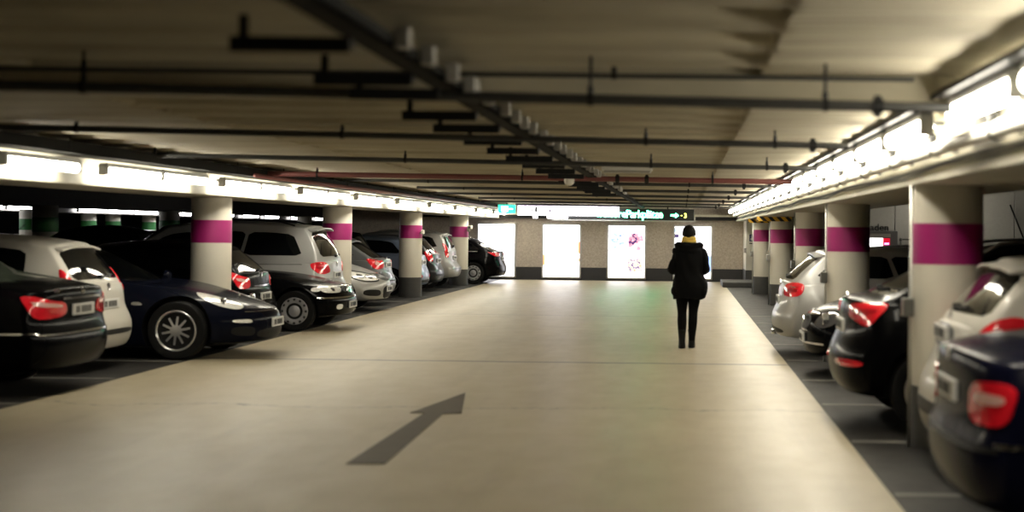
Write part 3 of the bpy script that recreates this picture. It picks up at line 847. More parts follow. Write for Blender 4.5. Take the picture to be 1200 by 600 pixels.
_wheels = {}
def wheel(parent, x, y, R, side, style, W=.20):
    key = (R, style, side)
    if key not in _wheels:
        s = side
        bm = bmesh.new(); rr = R * .70
        lathe(bm, [(rr, -s * W), (R * .93, -s * W), (R, -s * (W - .03)), (R, -s * .03), (R * .95, 0), (rr + .02, s * .004), (rr, -s * .01)], axis='Y', n=40)
        ty = link('wheel', bm, M['tyre'], parent, True, .7)
        bm = bmesh.new()
        if style == 'cover':
            lathe(bm, [(rr * .99, -s * .02), (rr * .95, s * .0), (rr * .80, s * .004), (rr * .5, -s * .015), (rr * .22, s * .0), (.02, s * .003)], axis='Y', n=40)
            rim = link('wheel_cover', bm, M['rim_dark'], ty, True, .5)
            bm = bmesh.new()
            for k in range(12):
                a = 2 * PI * k / 12; c = Vector((math.cos(a), 0, math.sin(a)))
                tube(bm, c * rr * .78 + Vector((0, -.001 * s, 0)), c * rr * .90 + Vector((0, .006 * s, 0)), .02, n=8)
            link('cover_slots', bm, M['black'], ty, True)
        else:
            lathe(bm, [(rr * .86, -s * .05), (rr * .99, -s * .04), (rr * 1.0, s * .002), (rr * .955, s * .006), (rr * .91, -s * .012), (rr * .86, -s * .05)][:5], axis='Y', n=40)
            bm.free(); bm = bmesh.new()
            # rim ring with open middle
            prof = [(rr * .90, -.06), (rr * 1.0, -.05), (rr * 1.0, .002), (rr * .96, .006), (rr * .90, -.012)]
            rings = []
            for r_, h in prof:
                rings.append([bm.verts.new((r_ * math.cos(2 * PI * k / 40), h * s, r_ * math.sin(2 * PI * k / 40))) for k in range(40)])
            for i in range(5):
                A, B = rings[i], rings[(i + 1) % 5]
                for k in range(40): bm.faces.new((A[k], A[(k + 1) % 40], B[(k + 1) % 40], B[k]))
            n = 5 if style == 'five' else 10
            for k in range(n):
                a = 2 * PI * k / n + .2; ws = .085 if n == 5 else .030
                c = Vector((math.cos(a), 0, math.sin(a))); p = Vector((-math.sin(a), 0, math.cos(a)))
                q = []
                for (rad, hw_, h) in ((rr * .10, ws * .5, -.005), (rr * .94, ws * .36, -.012)):
                    for sg in (-1, 1):
                        for hh in (h, h - .03): q.append(bm.verts.new(c * rad + p * hw_ * sg + Vector((0, hh * s, 0))))
                for f in ((0, 1, 5, 4), (2, 3, 7, 6), (0, 2, 6, 4), (1, 3, 7, 5), (0, 1, 3, 2), (4, 5, 7, 6)): bm.faces.new([q[i] for i in f])
            lathe(bm, [(.07, -s * .03), (.07, -s * .004), (.03, s * .002), (.005, s * .002)], axis='Y', n=20)
            bmesh.ops.recalc_face_normals(bm, faces=bm.faces)
            rim = link('rim', bm, M['rim'], ty, True, .5)
            bm = bmesh.new(); lathe(bm, [(rr * .6, -s * .08), (rr * .6, -s * .065), (.02, -s * .065)], axis='Y', n=28)
            link('brake_disc', bm, M['steel'], ty, True, .5)
            bm = bmesh.new(); lathe(bm, [(rr * .95, -s * .13), (rr * .95, -s * .12), (.02, -s * .12)], axis='Y', n=28)
            link('wheel_back', bm, M['black'], ty, True, .5)
        ty.location = (x, y, R)
        _wheels[key] = ty
        return ty
    src = _wheels[key]
    c = src.copy(); COL.objects.link(c); c.parent = parent; c.location = (x, y, R)
    for ch in kids(src):
        d = ch.copy(); COL.objects.link(d); d.parent = c
    return c

def mirror(parent, x, y, z, s, m):
    bm = bmesh.new()
    vs = []
    bmesh.ops.create_uvsphere(bm, u_segments=16, v_segments=10, radius=1)
    for v in bm.verts:
        v.co = Vector((x + v.co.x * .07 * (1 if v.co.x > 0 else .45), y + s * .10 + v.co.y * .105, z + v.co.z * .075))
    box(bm, x - .02, x + .03, *sorted((y - s * .03, y + s * .06)), z - .05, z - .02)
    return link('wing_mirror', bm, m, parent, True, .7)

def plate(parent, P, view, yc, zc, chars=7, w=.50, tilt=0, x=None):
    th = math.radians(view); d = Vector((math.cos(th), math.sin(th), 0)); ax = Vector((-math.sin(th), math.cos(th), 0))
    hs = [P.bvh.ray_cast(Vector((S_CX[0], 0, 0)) + ax * (yc + q) + Vector((0, 0, zc)) - d * 6, d)[0] for q in (-w / 2 + .02, 0, w / 2 - .02)]
    dist = min([(h).dot(d) for h in hs if h is not None])
    o = Vector((0, 0, zc)) + ax * yc + d * (dist - .012)
    bm = bmesh.new(); box(bm, -w / 2, w / 2, -.01, .014, -.055, .055, bev=.004)
    rot = Matrix.Rotation(th - PI / 2, 4, 'Z')
    M4 = Matrix.Translation(o) @ rot @ Matrix.Rotation(tilt, 4, 'X')
    bmesh.ops.transform(bm, matrix=M4, verts=bm.verts)
    p = link('license_plate', bm, M['plate'], parent)
    bm = bmesh.new(); xx = -w / 2 + .05
    for i in range(chars):
        wd = random.choice((.028, .034, .038))
        if i == 2: xx += .03
        box(bm, xx, xx + wd, -.014, -.009, -.032, .032); xx += wd + .017
    bmesh.ops.transform(bm, matrix=M4, verts=bm.verts)
    ch = link('plate_characters', bm, M['plate_ink'], p)
    return p

def make_car(name, label, cat, S, X, Y, facing, group):
    """facing: +1 nose towards +x (world), -1 nose towards -x. X = world x of the end at the driveway."""
    me, low, gh = car_shell(S)
    L, W = S['L'], S['W']
    end_rear = S['end'] == 'rear'
    x_end = 0 if end_rear else L
    loc_x = X - facing * x_end
    t = thing(name, label, cat, (loc_x, Y, 0), 0 if facing > 0 else PI, group)
    body = bpy.data.objects.new('body', me); COL.objects.link(body); body.parent = t
    P = Proj(me); S_CX[0] = L / 2
    G = S['gh']; gl = S.get('glass', M['glass'])
    def gx(u, t_, v=.98): p = gh(u, v, t_); return p.x, p.z
    # side windows
    for sd, vw in ((-1, 90), (1, -90)):
        for (u0, u1, ub0, ub1) in S.get('side', [(.12, .50, .08, .50), (.53, .90, .53, .99)]):
            t0, t1 = S.get('st', (.30, .84))
            pts = [gx(ub0, t0), gx((ub0 + ub1) / 2, t0), gx(ub1, t0), gx((u1 + ub1) / 2, (t0 + t1) / 2), gx(u1, t1), gx((u0 + u1) / 2, t1 + .015), gx(u0, t1), gx((u0 + ub0) / 2, (t0 + t1) / 2)]
            P.decal('side_window', pts, vw, gl, t, off=.004, thick=.015, edge=.14, rounds=1)
    # rear window and windscreen, as seen square on
    def yz(u, v, t_): p = gh(u, v, t_); return p.y, p.z
    r0, r1 = S.get('rw', (.30, .88)); rv = S.get('rwv', .80)
    def span(u, ta, tb, va, vb, sg=1):
        a = [yz(u, va, ta), yz(u, va * .5, ta), yz(u, -va * .5, ta), yz(u, -va, ta), yz(u, -(va + vb) / 2, (ta + tb) / 2), yz(u, -vb, tb), yz(u, -vb * .5, tb + .015), yz(u, vb * .5, tb + .015), yz(u, vb, tb), yz(u, (va + vb) / 2, (ta + tb) / 2)]
        return [(sg * y, z) for y, z in a]
    P.decal('rear_window', span(0, r0, r1, rv, rv), 0, gl, t, off=.004, thick=.02, edge=.12, rounds=1)
    P.decal('windscreen', span(1, .22, .90, .86, .86, -1), 180, gl, t, off=.004, thick=.02, edge=.12, rounds=1)
    R = S.get('R', .32)
    for wx in (S['wr'], S['wf']):
        for s in (-1, 1): wheel(t, wx, s * (W / 2 - .025), R, s, S.get('wheel', 'ten'))
    mx = G['fb'] - .42 if 'mirx' not in S else S['mirx']
    mz = G['zf'] + .03
    for s in (-1, 1): mirror(t, mx, s * W / 2 * .93, mz, s, S['paint'])
    for item in S.get('decals', []):
        nm, pts, vw, m = item[:4]; kw = dict(item[4]) if len(item) > 4 else {}
        both = kw.pop('both', True)
        o = P.decal(nm, pts, vw, m, t, **kw)
        subs = []
        if both:
            mp = [(-a, z) for a, z in pts][::-1]
            if abs(abs(vw) - 90) < 1: mp = pts; v2 = -vw
            elif -90 < vw < 90: v2 = -vw
            else: v2 = 360 - vw
            P.decal(nm, mp, v2, m, t, **kw)
    for (vw, yc, zc) in S.get('plates', []): plate(t, P, vw, yc, zc)
    if 'extra' in S: S['extra'](t, P, S)
    return t

def star_badge(t, P, view, yc, zc, r, kind):
    th = math.radians(view); d = Vector((math.cos(th), math.sin(th), 0)); ax = Vector((-math.sin(th), math.cos(th), 0))
    h = P.bvh.ray_cast(Vector((S_CX[0], 0, 0)) + ax * yc + Vector((0, 0, zc)) - d * 6, d)[0]
    if h is None: return
    bm = bmesh.new(); n = 24
    R0, R1 = r, r * .82
    rings = []
    for rr, hh in ((R0, 0), (R0, -.008), (R1, -.008), (R1, 0)): rings.append([bm.verts.new((rr * math.cos(2 * PI * k / n), hh, rr * math.sin(2 * PI * k / n))) for k in range(n)])
    for i in range(4):
        A, B = rings[i], rings[(i + 1) % 4]
        for k in range(n): bm.faces.new((A[k], A[(k + 1) % n], B[(k + 1) % n], B[k]))
    if kind == 'star':
        for k in range(3): a = PI / 2 + k * 2 * PI / 3; tube(bm, (0, -.005, 0), (R1 * math.cos(a), -.005, R1 * math.sin(a)), .012, .003, n=6)
    elif kind == 'vw':
        for a, b in (((-.7, .6), (-.25, -.7)), ((-.25, -.7), (0, 0)), ((0, 0), (.25, -.7)), ((.25, -.7), (.7, .6)), ((-.32, .85), (0, .1)), ((0, .1), (.32, .85))):
            tube(bm, (a[0] * r, -.005, a[1] * r), (b[0] * r, -.005, b[1] * r), .006, n=6)
    else:
        lathe(bm, [(R1, 0), (R1, -.005), (.002, -.006)], axis='Y', n=20)
    bmesh.ops.recalc_face_normals(bm, faces=bm.faces)
    bmesh.ops.transform(bm, matrix=Matrix.Translation(h - d * .002) @ Matrix.Rotation(th - PI / 2, 4, 'Z'), verts=bm.verts)
    return link('badge', bm, M['chrome'], t, True, .6)

def wiper(t, P, zc, y0=.0, y1=.34, z1=None, view=0):
    z1 = zc + .03 if z1 is None else z1
    pts = []
    for i in range(5):
        y = y0 + (y1 - y0) * i / 4; z = zc + (z1 - zc) * i / 4
        h = P.bvh.ray_cast(Vector((-3, -y, z)), Vector((1, 0, 0)))[0]
        if h: pts.append(h - Vector((.025, 0, 0)))
    if len(pts) < 2: return
    bm = bmesh.new(); path_tube(bm, pts, .011, 6)
    tube(bm, pts[0] + Vector((-.012, 0, 0)), pts[0] + Vector((.04, 0, 0)), .026, n=12)
    return link('rear_wiper', bm, M['trim'], t, True, .7)

def spoiler(t, S, m, depth=.13, wd=.86, drop=.03):
    G = S['gh']; zr = smooth_interp(G['roof'], 0); x0 = G['rt']
    bm = bmesh.new()
    def f(u, v, w):
        hw = G['wt'] / 2 * wd
        x = x0 - depth * (1 - .25 * abs(v)**2) + u * (depth + .22)
        z = zr - .018 - .045 * abs(v)**2.5 - drop * (1 - u) + (w - .5) * (.018 + .03 * u)
        return Vector((x, v * hw, z))
    box_grid(bm, [0, .15, .5, 1], [-1, -.9, -.5, 0, .5, .9, 1], [0, 1], f)
    o = link('roof_spoiler', bm, m, t, True, .6)
    return o

def roof_rails(t, S, m):
    G = S['gh']
    for s in (-1, 1):
        pts = []
        for i in range(9):
            u = .10 + .74 * i / 8
            x = G['rt'] + (G['ft'] - G['rt']) * u; z = smooth_interp(G['roof'], u) - .02 + (.035 if 0 < i < 8 else -.01)
            pts.append((x, s * G['wt'] / 2 * .90, z))
        bm = bmesh.new(); path_tube(bm, pts, .014, 8); link('roof_rail', bm, m, t, True)

def exhaust(t, x, y, z=.26, both=True):
    for s in ((-1, 1) if both else (1,)):
        bm = bmesh.new(); tube(bm, (x - .02, s * y, z), (x + .2, s * y, z), .035, n=14); link('exhaust_pipe', bm, M['chrome'], t, True, .7)

def handles(t, S, P, xs=(1.9, 2.9), z=.86, m=None):
    for s, vw in ((1, -90), (-1, 90)):
        for x in xs:
            P.decal('door_handle', [(x, z), (x + .2, z), (x + .2, z + .03), (x, z + .03)], vw, m or S['paint'], t, off=.022, thick=.02, edge=.2, rounds=1)

def shut_lines(t, S, P, xs, z0=.35, z1=.95):
    for s, vw in ((1, -90), (-1, 90)):
        for x in xs: P.decal('door_seam', [(x, z0), (x + .008, z0), (x + .03, z1), (x + .022, z1)], vw, M['trim'], t, off=.001, thick=.01, edge=.3, rounds=0)

# ---- body styles
def sedan(paint, **k):
    S = dict(L=4.85, W=1.84, paint=paint, end='rear', wr=1.08, wf=3.98, R=.325,
             top=[(0, 1.02), (.35, 1.09), (.9, 1.08), (1.6, 1.00), (3.2, .98), (3.75, .955), (4.3, .86), (4.6, .76), (4.85, .66)],
             rear=[(.2, .10), (.35, .02), (.52, 0), (.60, .03), (.70, .06), (.95, .05), (1.05, .09), (1.1, .14)],
             front=[(.2, .08), (.35, .0), (.5, 0), (.62, .05), (.75, .14), (.9, .3)],
             gh=dict(rb=.62, fb=3.60, zr=1.06, zf=.96, rt=1.42, ft=2.88, roof=[(0, 1.385), (.35, 1.46), (.7, 1.455), (1, 1.37)], wb=1.62, wt=1.20, rp=.9), rw=(.22, .90))
    S.update(k); return S
def hatch(paint, **k):
    S = dict(L=4.2, W=1.76, paint=paint, end='rear', wr=.76, wf=3.34, R=.31,
             top=[(0, .98), (.3, 1.0), (1.5, .96), (2.9, .97), (3.3, .95), (3.7, .86), (4.0, .74), (4.2, .62)],
             rear=[(.2, .09), (.32, .01), (.52, 0), (.60, .03), (.66, .08), (.9, .10), (1.0, .12)],
             front=[(.2, .08), (.35, .0), (.5, 0), (.62, .04), (.75, .14), (.9, .3)],
             gh=dict(rb=.10, fb=3.25, zr=.98, zf=.95, rt=.52, ft=2.5, roof=[(0, 1.39), (.3, 1.46), (.65, 1.47), (1, 1.40)], wb=1.62, wt=1.20, rp=1.15, rbow=.10), rw=(.24, .86))
    S.update(k); return S

LG = 'cars parked nose or tail out along the left'; RG = 'cars parked along the right'

# 1 black saloon, rear
def ex1(t, P, S):
    star_badge(t, P, 0, 0, .985, .042, 'star')
    bm = None
    lt = text_obj('model_lettering', 'E350', .055, (0, 0, 0), M['chrome'], t, depth=.002)
    h = P.bvh.ray_cast(Vector((-3, .52, .99)), Vector((1, 0, 0)))[0]
    lt.location = (h.x - .012, .60, .975); lt.rotation_euler = (PI / 2, 0, -PI / 2)
    shut_lines(t, S, P, (1.75, 2.75)); handles(t, S, P, (1.85, 2.85), .84)
S = sedan(M['c_black'], glass=M['glass_green'], gh=dict(rb=.56, fb=3.60, zr=1.06, zf=.96, rt=1.22, ft=2.88, roof=[(0, 1.385), (.35, 1.46), (.7, 1.455), (1, 1.37)], wb=1.64, wt=1.22, rp=.85), extra=ex1, plates=[(0, 0, .80)], decals=[
    ('tail_light', [(.34, .75), (.80, .72), (1.02, .80), (1.10, .95), (.88, .95), (.60, .90), (.36, .88)], 28, M['tail'], dict(off=.012, edge=.04)),
    ('lamp_insert', [(.42, .83), (.80, .845), (.98, .90), (.84, .895), (.46, .865)], 28, M['tail_clear'], dict(off=.018, edge=.05)),
    ('chrome_strip', [(-.44, .905), (.44, .905), (.44, .925), (-.44, .925)], 0, M['chrome'], dict(both=False, off=.014, rounds=0)),
    ('bumper_strip', [(-.80, .575), (.80, .575), (.80, .592), (-.80, .592)], 0, M['chrome'], dict(both=False, off=.008, rounds=0)),
    ('bumper_strip', [(.14, .59), (.85, .59), (.85, .606), (.14, .606)], -90, M['chrome'], dict(off=.008, rounds=0))])
make_car('saloon_car', 'black saloon with long red and clear tail lamps, tail out, nearest car at the left', 'car', S, -5.85, 14.72, -1, LG)

# 2 white small hatch, rear
def ex2(t, P, S):
    wiper(t, P, 1.04, -.05, .30, 1.06); star_badge(t, P, 0, 0, .93, .045, 'plain'); spoiler(t, S, S['paint'], .08)
    bm = bmesh.new(); lathe(bm, [(.03, 0), (.02, .03), (.004, .035)], c=(1.2, 0, 1.49), n=10); tube(bm, (1.2, 0, 1.5), (1.05, 0, 1.62), .004, n=6); link('roof_aerial', bm, M['trim'], t, True, .7)
S = hatch(M['c_white'], L=3.9, W=1.68, wf=3.1, extra=ex2, plates=[(0, 0, .74)], top=[(0, .98), (.3, 1.0), (1.4, .97), (2.6, .97), (3.1, .95), (3.5, .86), (3.75, .74), (3.9, .62)],
    gh=dict(rb=.12, fb=3.0, zr=.98, zf=.95, rt=.46, ft=2.3, roof=[(0, 1.43), (.3, 1.50), (.65, 1.51), (1, 1.44)], wb=1.56, wt=1.22, rp=1.3, rbow=.09), rw=(.26, .87), rwv=.86,
    side=[(.16, .50, .20, .50), (.53, .90, .53, .99)], decals=[
    ('tail_light', [(.60, .88), (.74, .86), (.86, .92), (.86, 1.06), (.80, 1.16), (.70, 1.05)], 30, M['tail'], dict(off=.012, edge=.04)),
    ('bumper_insert', [(-.55, .40), (.55, .40), (.5, .46), (-.5, .46)], 0, M['trim'], dict(both=False))])
make_car('hatchback_car', 'white compact hatchback, tail out, beside the nearest black saloon on the left', 'car', S, -6.36, 16.83, -1, LG)

# 3 dark blue low coupe-saloon, nose out
def ex3(t, P, S):
    for s in (1, -1):
        bm = bmesh.new()
        h = P.bvh.ray_cast(Vector((9, s * .62, .69)), Vector((-1, 0, 0)))[0]
        lathe(bm, [(.05, 0), (.062, .02), (.062, .05), (.045, .055)], axis='Y', n=16)
        bmesh.ops.transform(bm, matrix=Matrix.Translation(h + Vector((-.03, 0, 0))) @ Matrix.Rotation(-PI / 2, 4, 'Z'), verts=bm.verts)
        link('projector_lamp', bm, M['chrome'], t, True, .6)
    shut_lines(t, S, P, (2.2, 3.45), .35, .88)
    star_badge(t, P, 180, 0, .74, .03, 'plain')
S = sedan(M['c_blue'], L=4.97, W=1.93, wr=1.05, wf=3.99, R=.355, end='front', wheel='ten', zb=.15,
    top=[(0, .93), (.35, 1.0), (.9, 1.0), (1.6, .97), (3.0, .95), (3.5, .92), (3.99, .91), (4.4, .85), (4.7, .75), (4.97, .60)], crown=-.02,
    rear=[(.2, .12), (.35, .02), (.52, 0), (.7, .04), (.95, .10)],
    front=[(.15, .10), (.28, .01), (.42, 0), (.52, .02), (.58, .06), (.68, .16), (.8, .34)], fbow=.40, ftap=.11,
    sect=[(0, .92), (.12, .96), (.35, .985), (.6, 1.), (.84, .985), (1., .93)],
    gh=dict(rb=.45, fb=3.62, zr=.98, zf=.93, rt=1.5, ft=2.62, roof=[(0, 1.30), (.4, 1.41), (.7, 1.41), (1, 1.34)], wb=1.66, wt=1.18, rp=.85), rw=(.25, .9),
    extra=ex3, plates=[(180, 0, .43)], decals=[
    ('headlight', [(.56, .64), (.74, .60), (.93, .66), (1.00, .76), (.92, .82), (.74, .77), (.60, .71)], 208, M['head'], dict(off=.01, edge=.04)),
    ('fog_lamp', [(.60, .44), (.84, .45), (.86, .485), (.62, .49)], 200, M['head'], dict(off=.01, edge=.05)),
    ('side_intake', [(.55, .27), (.86, .30), (.86, .40), (.56, .40)], 200, M['trim'], dict(off=.004, edge=.08)),
    ('grille', [(-.48, .24), (.48, .24), (.52, .36), (-.52, .36)], 180, M['trim'], dict(both=False, off=.004)),
    ('bonnet_seam', [(-.60, .575), (.60, .575), (.60, .582), (-.60, .582)], 180, M['chrome'], dict(both=False, off=.002, rounds=0)),
    ('fender_vent', [(3.46, .66), (3.60, .66), (3.56, .70), (3.46, .70)], -90, M['chrome'], dict(off=.006, rounds=1))])
make_car('coupe_saloon_car', 'dark blue low-slung car with ten-spoke alloy wheel, nose out, before the first column', 'car', S, -5.13, 18.98, 1, LG)

# 4 black compact hatch, rear
def ex4(t, P, S):
    wiper(t, P, .99, 0, .32, 1.0); star_badge(t, P, 0, 0, .93, .04, 'plain')
S = hatch(M['c_black'], L=4.24, W=1.75, extra=ex4, plates=[(0, 0, .62)], rear=[(.2, .09), (.32, .01), (.52, 0), (.60, .04), (.68, .09), (.9, .11), (1.0, .13)],
    gh=dict(rb=.10, fb=3.25, zr=.98, zf=.95, rt=.55, ft=2.4, roof=[(0, 1.34), (.3, 1.41), (.65, 1.42), (1, 1.36)], wb=1.58, wt=1.16, rp=1.2), rwv=.84, decals=[
    ('tail_light', [(.50, .76), (.72, .74), (.88, .78), (1.02, .96), (.93, 1.00), (.72, .93), (.52, .90)], 30, M['tail'], dict(off=.012, edge=.04)),
    ('lamp_insert', [(.58, .84), (.78, .85), (.88, .90), (.78, .90), (.60, .87)], 30, M['tail_clear'], dict(off=.018, edge=.05)),
    ('tailgate_strip', [(-.42, .765), (.42, .765), (.42, .785), (-.42, .785)], 0, M['chrome'], dict(both=False, off=.012, rounds=0)),
    ('tailgate_edge', [(-.62, .985), (.62, .985), (.62, 1.0), (-.62, 1.0)], 0, M['chrome'], dict(both=False, off=.004, rounds=0))])
make_car('hatchback_car', 'black compact hatchback with red tail lamp, tail out, just right of the first left column', 'car', S, -6.02, 21.78, -1, LG)

# 5 old black saloon, nose out
def ex5(t, P, S):
    shut_lines(t, S, P, (2.1, 3.2), .35, .88)
S = sedan(M['c_black'], L=4.75, W=1.78, wr=1.05, wf=4.03, R=.315, end='front', wheel='cover',
    top=[(0, .98), (.35, 1.02), (1.2, .98), (3.0, .94), (3.4, .93), (4.0, .88), (4.4, .80), (4.6, .745), (4.75, .70)],
    front=[(.2, .06), (.32, .01), (.42, 0), (.50, 0), (.54, .03), (.60, .06), (.72, .09), (.9, .25)], fbow=.16, ftap=.05,
    gh=dict(rb=.55, fb=3.30, zr=1.0, zf=.93, rt=1.2, ft=2.6, roof=[(0, 1.33), (.35, 1.41), (.7, 1.41), (1, 1.34)], wb=1.58, wt=1.2, rp=.9),
    extra=ex5, plates=[(180, 0, .40)], decals=[
    ('headlamp_projector', [(.64, .625), (.70, .625), (.70, .685), (.64, .685)], 198, M['lens'], dict(off=.016, edge=.05)),
    ('headlight', [(.44, .60), (.76, .60), (.86, .61), (.86, .70), (.76, .715), (.44, .705)], 198, M['head'], dict(off=.010, edge=.05)),
    ('grille', [(-.36, .60), (.36, .60), (.36, .70), (-.36, .70)], 180, M['trim'], dict(both=False, off=.008)),
    ('kidney_surround', [(.015, .585), (.15, .585), (.17, .72), (.015, .72)], 180, M['chrome'], dict(off=.014)),
    ('bumper_strip', [(-.72, .515), (.72, .515), (.72, .535), (-.72, .535)], 180, M['chrome'], dict(both=False, off=.012, rounds=0)),
    ('bumper_strip', [(4.38, .515), (4.66, .515), (4.66, .535), (4.38, .535)], -90, M['chrome'], dict(off=.012, rounds=0)),
    ('fog_lamp', [(.50, .34), (.68, .34), (.68, .42), (.50, .42)], 190, M['head'], dict(off=.006)),
    ('indicator', [(4.28, .62), (4.42, .62), (4.42, .69), (4.28, .69)], -90, M['head'], dict(off=.008))])
make_car('saloon_car', 'older black saloon with slotted wheel cover, nose out, in front of the silver people carrier', 'car', S, -5.33, 24.18, 1, LG)

# 6 silver people carrier, rear
def ex6(t, P, S):
    wiper(t, P, 1.13, 0, .36, 1.15); star_badge(t, P, 0, 0, .99, .05, 'vw'); spoiler(t, S, S['paint'], .16); roof_rails(t, S, M['trim'])
    shut_lines(t, S, P, (1.25, 2.5), .35, 1.0)
S = hatch(M['c_silver'], L=4.85, W=1.90, wr=.95, wf=3.87, R=.33, extra=ex6, plates=[(0, 0, .80)],
    top=[(0, 1.05), (.3, 1.07), (1.5, 1.04), (3.4, 1.03), (3.8, 1.0), (4.3, .92), (4.6, .82), (4.85, .66)],
    rear=[(.2, .09), (.32, .01), (.58, 0), (.66, .04), (.72, .08), (1.0, .10), (1.1, .12)],
    gh=dict(rb=.10, fb=4.0, zr=1.08, zf=1.02, rt=.42, ft=3.1, roof=[(0, 1.66), (.3, 1.72), (.65, 1.73), (1, 1.64)], wb=1.76, wt=1.36, rp=1.5, rbow=.10), rw=(.22, .86), rwv=.88, st=(.25, .80),
    side=[(.10, .38, .08, .38), (.40, .64, .40, .64), (.66, .90, .66, .99)], decals=[
    ('tail_light', [(.40, .86), (.66, .82), (.92, .83), (1.14, .90), (1.14, 1.00), (.90, 1.04), (.56, 1.03)], 34, M['tail'], dict(off=.012, edge=.04)),
    ('lamp_insert', [(.60, .93), (.90, .91), (1.02, .94), (.90, .96), (.62, .96)], 34, M['tail_dark'], dict(off=.018, edge=.05)),
    ('side_crease', [(.5, .985), (4.0, .955), (4.0, .962), (.5, .995)], -90, M['trim'], dict(off=.002, rounds=0, edge=.3)),
    ('bumper_insert', [(-.6, .34), (.6, .34), (.55, .42), (-.55, .42)], 0, M['trim'], dict(both=False))])
make_car('people_carrier', 'tall silver people carrier with roof spoiler, tail out, before the second left column', 'car', S, -6.02, 26.45, -1, LG)

# 7 silver hatch, nose out
def ex7(t, P, S):
    star_badge(t, P, 180, 0, .70, .055, 'vw')
    for s in (1, -1): pass
S = hatch(M['c_silver'], L=4.2, W=1.76, end='front', R=.315, extra=ex7, plates=[(180, 0, .44)], wheel='five',
    top=[(0, .98), (.3, 1.0), (1.5, .96), (2.7, .97), (3.1, .97), (3.6, .90), (3.9, .80), (4.1, .70), (4.2, .62)],
    front=[(.2, .07), (.32, .01), (.45, 0), (.58, .02), (.68, .06), (.8, .18)], fbow=.30, ftap=.10, decals=[
    ('headlamp_surround', [(.39, .60), (.70, .575), (.94, .62), (1.06, .77), (.98, .83), (.74, .795), (.45, .75)], 212, M['trim'], dict(off=.005, edge=.04)),
    ('headlight', [(.42, .62), (.70, .60), (.92, .64), (1.02, .76), (.96, .80), (.74, .77), (.48, .73)], 212, M['head'], dict(off=.012, edge=.04)),
    ('headlamp_projector', [(.74, .66), (.84, .66), (.86, .74), (.75, .73)], 212, M['lens'], dict(off=.018, edge=.05)),
    ('headlamp_reflector', [(.56, .65), (.66, .64), (.68, .72), (.58, .72)], 212, M['chrome'], dict(off=.016, edge=.05)),
    ('side_grille', [(.44, .30), (.86, .32), (.86, .44), (.46, .43)], 204, M['trim'], dict(off=.006, edge=.06)),
    ('grille', [(-.34, .60), (.34, .60), (.42, .72), (-.42, .72)], 180, M['trim'], dict(both=False, off=.006)),
    ('grille', [(-.34, .24), (.34, .24), (.38, .50), (-.38, .50)], 180, M['trim'], dict(both=False, off=.006)),
    ('grille_surround', [(-.36, .725), (.36, .725), (.38, .74), (-.38, .74)], 180, M['chrome'], dict(both=False, off=.01, rounds=0))])
make_car('hatchback_car', 'bright silver hatchback, nose out with a pale headlamp, right of the second left column', 'car', S, -5.80, 29.62, 1, LG)

# 8 grey estate, rear
def ex8(t, P, S):
    spoiler(t, S, S['paint'], .08); star_badge(t, P, 0, 0, .98, .04, 'plain')
S = hatch(M['c_grey'], L=4.5, W=1.78, extra=ex8, plates=[(0, 0, .85)], wr=.85, wf=3.55,
    gh=dict(rb=.12, fb=3.45, zr=1.0, zf=.96, rt=.85, ft=2.6, roof=[(0, 1.40), (.3, 1.46), (.65, 1.47), (1, 1.40)], wb=1.62, wt=1.18, rp=1.0), rw=(.2, .9), decals=[
    ('tail_light', [(.40, .80), (.72, .76), (.96, .80), (1.06, .94), (.96, 1.0), (.66, .98), (.42, .94)], 32, M['tail'], dict(off=.012, edge=.04)),
    ('lamp_insert', [(.60, .86), (.74, .84), (.80, .90), (.72, .93), (.62, .91)], 32, M['tail_clear'], dict(off=.018, edge=.05)),
    ('bumper_insert', [(-.6, .5), (.6, .5), (.6, .53), (-.6, .53)], 0, M['trim'], dict(both=False))])
make_car('estate_car', 'grey car with sloping rear glass and red lamps, tail out, behind the bright silver hatchback', 'car', S, -6.2, 31.98, -1, LG)

# 9 dark car, deep in the bay
S9 = hatch(M['c_black'], L=4.4, W=1.78, R=.33, gh=dict(rb=.12, fb=3.4, zr=1.02, zf=.96, rt=.45, ft=2.5, roof=[(0, 1.52), (.3, 1.58), (.65, 1.57), (1, 1.48)], wb=1.64, wt=1.26, rp=1.2), decals=[
    ('tail_light', [(.60, .82), (.8, .80), (.92, .90), (.88, 1.0), (.64, 1.0)], 30, M['tail_dark'], dict(off=.01))])
make_car('hatchback_car', 'black high-roofed car deep in shadow just left of the third left column', 'car', S9, -7.0, 34.35, -1, LG)

# 10 blue grey car, rear
S10 = hatch(M['c_lblue'], L=4.2, W=1.74, plates=[(0, 0, .80)], decals=[
    ('tail_light', [(.56, .80), (.78, .78), (.92, .84), (.94, .98), (.72, .98), (.58, .92)], 30, M['tail_clear'], dict(off=.012, edge=.05)),
    ('rear_reflector', [(.5, .42), (.72, .42), (.72, .50), (.5, .50)], 18, M['tail'], dict(off=.01)),
    ('bumper_insert', [(-.6, .30), (.6, .30), (.6, .38), (-.6, .38)], 0, M['trim'], dict(both=False))])
make_car('hatchback_car', 'pale blue-grey car tail peeping out directly right of the third left column', 'car', S10, -6.33, 37.1, -1, LG)
S11 = hatch(M['c_dgrey'], L=4.3, W=1.76, plates=[(0, 0, .80)], decals=[
    ('tail_light', [(.58, .80), (.82, .78), (.92, .84), (.92, 1.04), (.78, 1.04), (.62, .98)], 30, M['tail'], dict(off=.012, edge=.05)),
    ('bumper_insert', [(-.6, .40), (.6, .40), (.6, .46), (-.6, .46)], 0, M['trim'], dict(both=False))])
make_car('hatchback_car', 'dark grey car, tail out, between the blue-grey car and the silver off-roader', 'car', S11, -6.33, 39.4, -1, LG)
def ex12(t, P, S):
    spoiler(t, S, S['paint'], .08); roof_rails(t, S, M['alu']); wiper(t, P, 1.16, 0, .3, 1.18)
